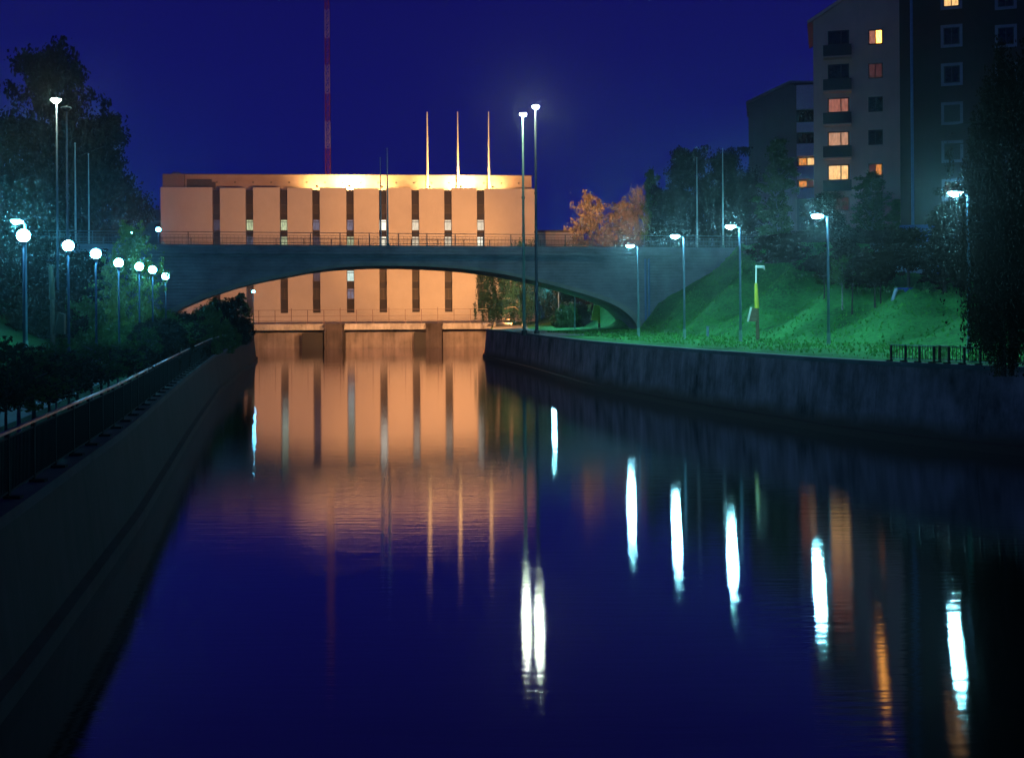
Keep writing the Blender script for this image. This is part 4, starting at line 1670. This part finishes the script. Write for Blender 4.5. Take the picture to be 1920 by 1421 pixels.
# blue A shaped frame (playground) below the pine
Y = 88.0
w = at(1697, 580, Y)
g_ = gz(w.x, Y)
rt = empty('climbing_frame', (w.x, Y, g_), 'blue A shaped frame of slanted beams under the dark pine', 'climbing frame')
for (xa, ya, xb, yb_, th) in ((1683, 541, 1667, 573, .22), (1706, 541, 1690, 578, .16), (1699, 543, 1708, 574, .16), (1715, 541, 1724, 576, .10)):
    a_, c_ = at(xa, ya, Y) - Vector((w.x, Y, g_)), at(xb, yb_, Y) - Vector((w.x, Y, g_))
    b = MB()
    a_.y, c_.y = 0.25, -.35
    b.bar(c_, a_, th, .14)
    b.build('leg', M['bluewall'] if th < .2 else M['palewall'], rt)
b = MB()
a_, c_ = at(1667, 575, Y), at(1725, 577, Y)
b.bar(Vector((a_.x - w.x, -.4, a_.z - g_)), Vector((c_.x - w.x, -.4, c_.z - g_)), .12)
b.bar(Vector((at(1682, 541, Y).x - w.x, .25, at(1682, 541, Y).z - g_)), Vector((at(1716, 541, Y).x - w.x, .25, at(1716, 541, Y).z - g_)), .12)
b.build('beam', M['bluewall'], rt)


# ------------------------------------------------------------------ flats
def ratio_box(px0, px1, py0, py1, Y):
    a_, c_ = at(px0, py1, Y), at(px1, py0, Y)
    return a_.x, c_.x, a_.z, c_.z


R_BR = mat_room('room_orange_bright', (1.6, 0.66, 0.10), 7, 3.0, .35)
R_YL = mat_room('room_yellow', (1.35, 0.78, 0.30), 1.0, 2.0, .6)
R_PK = mat_room('room_pink', (0.42, 0.15, 0.11), 1.0, 1.5, .55)
R_PK2 = mat_room('room_pale_pink', (0.62, 0.31, 0.19), 1.0, 1.5, .6)
R_RD = mat_room('room_dim_red', (0.09, 0.03, 0.035), 1.0, 2.0, .3)
R_OR = mat_room('room_orange', (0.95, 0.32, 0.06), 1.0, 2.5, .4)


def window(parent, x0, x1, z0, z1, y, pane, fmat=M['frame'], split=(.5,), w=.14, surround=0.0, proud=.06):
    """frame with one mesh of mullions, panes between; facade plane at y (facing -y)"""
    fr_ = MB()
    fr_.box(x0, x1, y - proud, y - .003, z0, z0 + w)
    fr_.box(x0, x1, y - proud, y - .003, z1 - w, z1)
    fr_.box(x0, x0 + w, y - proud, y - .003, z0 + w, z1 - w)
    fr_.box(x1 - w, x1, y - proud, y - .003, z0 + w, z1 - w)
    for q in split:
        xm = x0 + (x1 - x0) * q
        fr_.box(xm - w * .45, xm + w * .45, y - proud, y - .003, z0 + w, z1 - w)
    f = fr_.build('window', fmat, parent)
    ed = [x0 + w] + [x0 + (x1 - x0) * q for q in split] + [x1 - w]
    panes = pane if isinstance(pane, (list, tuple)) else [pane] * (len(ed) - 1)
    for k in range(len(ed) - 1):
        p = MB()
        p.box(ed[k] + (w * .46 if k else .002), ed[k + 1] - (w * .46 if k < len(ed) - 2 else .002), y - .03, y - .004, z0 + w + .002, z1 - w - .002)
        p.build('window_pane', panes[k], f)
    if surround:
        s_ = surround
        g = MB()
        g.box(x0 - s_, x1 + s_, y - .09, y - .002, z0 - s_, z0 - .003)
        g.box(x0 - s_, x1 + s_, y - .09, y - .002, z1 + .003, z1 + s_)
        g.box(x0 - s_, x0 - .003, y - .09, y - .002, z0 - .003, z1 + .003)
        g.box(x1 + .003, x1 + s_, y - .09, y - .002, z0 - .003, z1 + .003)
        g.build('window_surround', M['wframe'], f)
    return f


class Fac:
    """facade plane whose left edge stands on photo column px0 at depth Y0"""
    def __init__(f, px0, Y0, z0):
        f.u0 = (px0 - 960.0) / F
        f.Y0, f.z0 = Y0, z0
        f.x0 = f.u0 * Y0
        f.th = -math.atan(f.u0) - 0.01

    def X(f, px, py=250):
        u = uv(px, py)[0] / F
        return (u * f.Y0 - f.x0) / (math.cos(f.th) - u * math.sin(f.th))

    def Z(f, px, py, dy=0.0):
        return at(px, py, f.Y0 + f.X(px, py) * math.sin(f.th) + dy).z - f.z0

# cream gable block
YA = 160.0
FA = Fac(1528, YA, 12.0)
x0, x1 = FA.x0, FA.x0 + FA.X(1689)
o0 = Vector((x0, YA, 12.0))
bA = empty('apartment_block', o0, 'cream apartment block with five dark balconies and a pitched gable', 'apartment building', 'apartment blocks on the right', rz=FA.th)
Zl = lambda px, py, Y=YA: FA.Z(px, py, Y - YA)
Xl = FA.X
eL = Zl(1528, 40)
apx = Xl(1640, -30)
wd = x1 - x0
b = MB()
ap = eL + (apx) * 0.62
b.prism([(0, 0), (wd, 0), (wd, eL + 2.6), (wd, ap - (wd - apx) * .62 if (wd - apx) * .62 < ap - eL - 2.6 else eL + 2.6), (apx, ap), (0, eL)], 0, 15)
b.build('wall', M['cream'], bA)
b = MB()
sx = -0.75
b.prism([(sx, eL + sx * .62 - .02), (apx, ap + .02), (apx, ap + .5), (sx, eL + sx * .62 + .42)], -.6, 15.5)
b.prism([(apx + .01, ap + .02), (wd + .3, ap - (wd + .3 - apx) * .62), (wd + .3, ap - (wd + .3 - apx) * .62 + .5), (apx + .01, ap + .5)], -.6, 15.5)
b.build('roof', M['cream'], bA)
balr = [(58, 82), (121, 146), (184, 209), (247, 272), (309, 336)]
bpan = [[M['darkglass']] * 2, [M['darkglass']] * 2, [R_PK, R_PK], [R_PK2, R_PK2], [R_YL, R_YL]]
for i, (ya, yb_) in enumerate(balr):
    xa, xb = Xl(1552, ya), Xl(1592, ya)
    za, zb = Zl(1572, yb_ + 3), Zl(1572, ya)
    window(bA, xa, xb, za, zb, 0, bpan[i], split=(.62,), w=.16)
    # balcony: floor slab and front board
    ba, bb = Xl(1543, ya), Xl(1596, ya)
    zt, zb2 = Zl(1570, yb_ + 2, YA - 1.5), Zl(1570, yb_ + 24, YA - 1.5)
    f = MB()
    f.box(ba, bb, -1.55, -1.47, zb2 + .1, zt)
    f.box(ba, ba + .07, -1.47, -.02, zb2 + .1, zt)
    f.box(bb - .07, bb, -1.47, -.02, zb2 + .1, zt)
    f.build('balcony_front', M['balcony'], bA)
    f = MB()
    f.box(ba, bb, -1.5, -.004, zb2 - .12, zb2 + .09)
    f.build('balcony_floor', M['cream'], bA)
small = [((R_PK, R_BR), 56, 84), ((R_RD, R_RD), 119, 147), (M['darkglass'], 182, 210), (M['darkglass'], 244, 272), ((R_RD, R_OR), 307, 333)]
for pn, ya, yb_ in small:
    window(bA, Xl(1628, ya), Xl(1655, ya), Zl(1641, yb_), Zl(1641, ya), 0, list(pn) if isinstance(pn, tuple) else pn, split=(.5,), w=.15)
for ya, yb_ in ((370, 396), (425, 452)):
    window(bA, Xl(1628, ya), Xl(1655, ya), Zl(1641, yb_), Zl(1641, ya), 0, M['darkglass'], split=(.5,), w=.15)
    window(bA, Xl(1552, ya), Xl(1592, ya), Zl(1572, yb_), Zl(1572, ya), 0, R_RD, split=(.62,), w=.15)

# dark block with white window surrounds
YB = 131.0
FB = Fac(1690, YB, 5.0)
x0, x1 = FB.x0, FB.x0 + FB.X(2120)
bB = empty('apartment_block', (x0, YB, 5.0), 'dark brown apartment block with pale framed square windows and a long rain pipe', 'apartment building', 'apartment blocks on the right', rz=FB.th)
Zb = FB.Z
Xb = FB.X
b = MB()
b.box(0, x1 - x0, 0, 16, 0, 46)
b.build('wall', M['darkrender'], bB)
b = MB()
b.box(-.3, x1 - x0 + .4, -.5, 16.4, 46.003, 46.7)
b.build('roof', M['roof'], bB)
b = MB()
pxx = Xb(1710, 200)
b.tube([(pxx, -.22, .2), (pxx, -.22, 46)], .16, 8)
b.build('rain_pipe', M['bluepole'], bB)
bp_ = [((R_YL, R_YL), -16, 13), (M['darkglass'], 52, 84), (M['darkglass'], 124, 156), (M['frame'], 197, 229), (M['frame'], 269, 300),
       ((R_RD, R_RD), 341, 372), ((R_OR, R_OR), 411, 428)]
for pn, ya, yb_ in bp_:
    for cx, ok in ((1785, True), (1887, False), (1990, False)):
        hw_ = 15
        p2 = pn if ok else (M['darkglass'] if ya != 197 else (R_PK2, R_YL))
        window(bB, Xb(cx - hw_, 200), Xb(cx + hw_, 200), Zb(cx, yb_), Zb(cx, ya), 0, list(p2) if isinstance(p2, tuple) else p2,
               split=(.5,), w=.10, surround=.30)

# grey rear block with white balcony tower
YC = 205.0
FC = Fac(1406, YC, 8.0)
x0, x1 = FC.x0, FC.x0 + FC.X(1545)
bC = empty('apartment_block', (x0, YC, 8.0), 'grey rear apartment block with white balcony fronts left of the cream block', 'apartment building', 'apartment blocks on the right', rz=FC.th)
Zc = FC.Z
Xc = FC.X
xm = Xc(1494, 300)
b = MB()
b.prism([(0, 0), (xm, 0), (xm, Zc(1494, 160)), (Xc(1480, 158), Zc(1480, 158)), (0, Zc(1405, 195))], 0, 14)
b.build('wall', M['greyrender'], bC)
b = MB()
b.box(xm + .003, x1 - x0, 0.8, 14, 0, Zc(1510, 160))
b.build('stair_wall', M['roof'], bC)
b = MB()
za, zb, zc = Zc(1405, 195), Zc(1480, 158), Zc(1480, 155)
b.prism([(-.4, za - .1), (Xc(1480, 158), zb + .03), (Xc(1480, 158), zb + .5), (-.4, za + .35)], -.5, 14.4)
b.prism([(Xc(1480, 158) + .003, zb + .03), (x1 - x0, Zc(1510, 160) + .03), (x1 - x0, Zc(1510, 160) + .45), (Xc(1480, 158) + .003, zb + .5)], -.5, 14.4)
b.build('roof', M['greyrender'], bC)
for (ya, yb_) in ((160, 205), (230, 248), (270, 293), (312, 336), (353, 372)):
    b = MB()
    b.box(xm + .003, x1 - x0, -.25, .79, Zc(1510, yb_), Zc(1510, ya))
    b.build('balcony_front', M['whiterender'], bC)
for (ya, yb_), pn in zip(((206, 229), (249, 269), (294, 311), (337, 352)), (M['darkglass'], M['darkglass'], [R_OR, R_YL], [R_OR, R_RD])):
    window(bC, xm + .2, Xc(1529, 250), Zc(1510, yb_), Zc(1510, ya), .8, pn, split=(.52,), w=.2)

# low blue and pale annex in front of the dark block
YN = 112.0
FN = Fac(1640, YN, 5.0)
xa = FN.x0
an = empty('low_building', (xa, YN, 5.0), 'low pale walled building with a blue upper box behind the pine', 'low building', rz=FN.th)
Zn = lambda py: FN.Z(1700, py)
Xn = lambda px: FN.X(px, 500)
b = MB()
b.box(0, Xn(1757), 0, 6, 0, Zn(462))
b.build('pale_wall', M['palewall'], an)
b = MB()
b.box(Xn(1757) + .003, Xn(1860), -.3, 6, 0, Zn(462))
b.build('blue_wall', M['bluewall'], an)
b = MB()
b.box(Xn(1687), Xn(1862), -.5, 6.3, Zn(460), Zn(423))
b.build('blue_fascia', M['bluewall'], an)
b = MB()
b.box(-.4, Xn(1686), -.5, 6.3, Zn(461), Zn(455))
b.build('flat_roof', M['roof'], an)

# low buildings either side of the station
w = at(1038, 470, 262)
lb = empty('low_building', (w.x, 262, 3.0), 'small flat roofed building right of the station lit orange', 'low building')
b = MB()
b.box(-3.5, 5, 0, 8, 0, at(1040, 436, 262).z - 3)
b.build('wall', M['panel'], lb)
b = MB()
b.box(-3.8, 5.3, -.3, 8.3, at(1040, 436, 262).z - 2.997, at(1040, 432, 262).z - 3)
b.build('roof', M['roof'], lb)
w = at(284, 440, 262)
lb = empty('low_building', (w.x, 262, 3.0), 'dim low building with a pale band left of the station', 'low building')
b = MB()
b.box(-5, 6, 0, 8, 0, at(284, 393, 262).z - 3)
b.build('wall', M['greyrender'], lb)
b = MB()
b.box(-4, 6, -.4, -.003, at(284, 418, 262).z - 3, at(284, 414, 262).z - 3)
b.build('pale_band', M['whitepaint'], lb)

# unseen orange lamp added behind the bridge to light the lone tree
c = bw(16, BW + .9, DECK - 1.5)
floodlight(c, (at(1130, 430, 192).x, 192, 20), 120000, WARM, 'sodium floodlight on the far side of the bridge near the right abutment', size=.5, rad=.5)

# ------------------------------------------------------------------ thin haze added to give the lamps a halo of glow
hz_ = MB()
hz_.box(-420, 420, -130, 690, -1.5, 95)
m = bpy.data.materials.new('night_haze')
m.use_nodes = True
t = m.node_tree
t.nodes.clear()
o_ = t.nodes.new('ShaderNodeOutputMaterial')
v_ = t.nodes.new('ShaderNodeVolumePrincipled')
v_.inputs['Density'].default_value = 0.00042
v_.inputs['Color'].default_value = (0.9, 0.95, 1.0, 1)
v_.inputs['Anisotropy'].default_value = 0.92
t.links.new(v_.outputs[0], o_.inputs['Volume'])
USE_HAZE = True
if USE_HAZE:
    hz = hz_.build('haze', m)
    hz['kind'] = 'stuff'
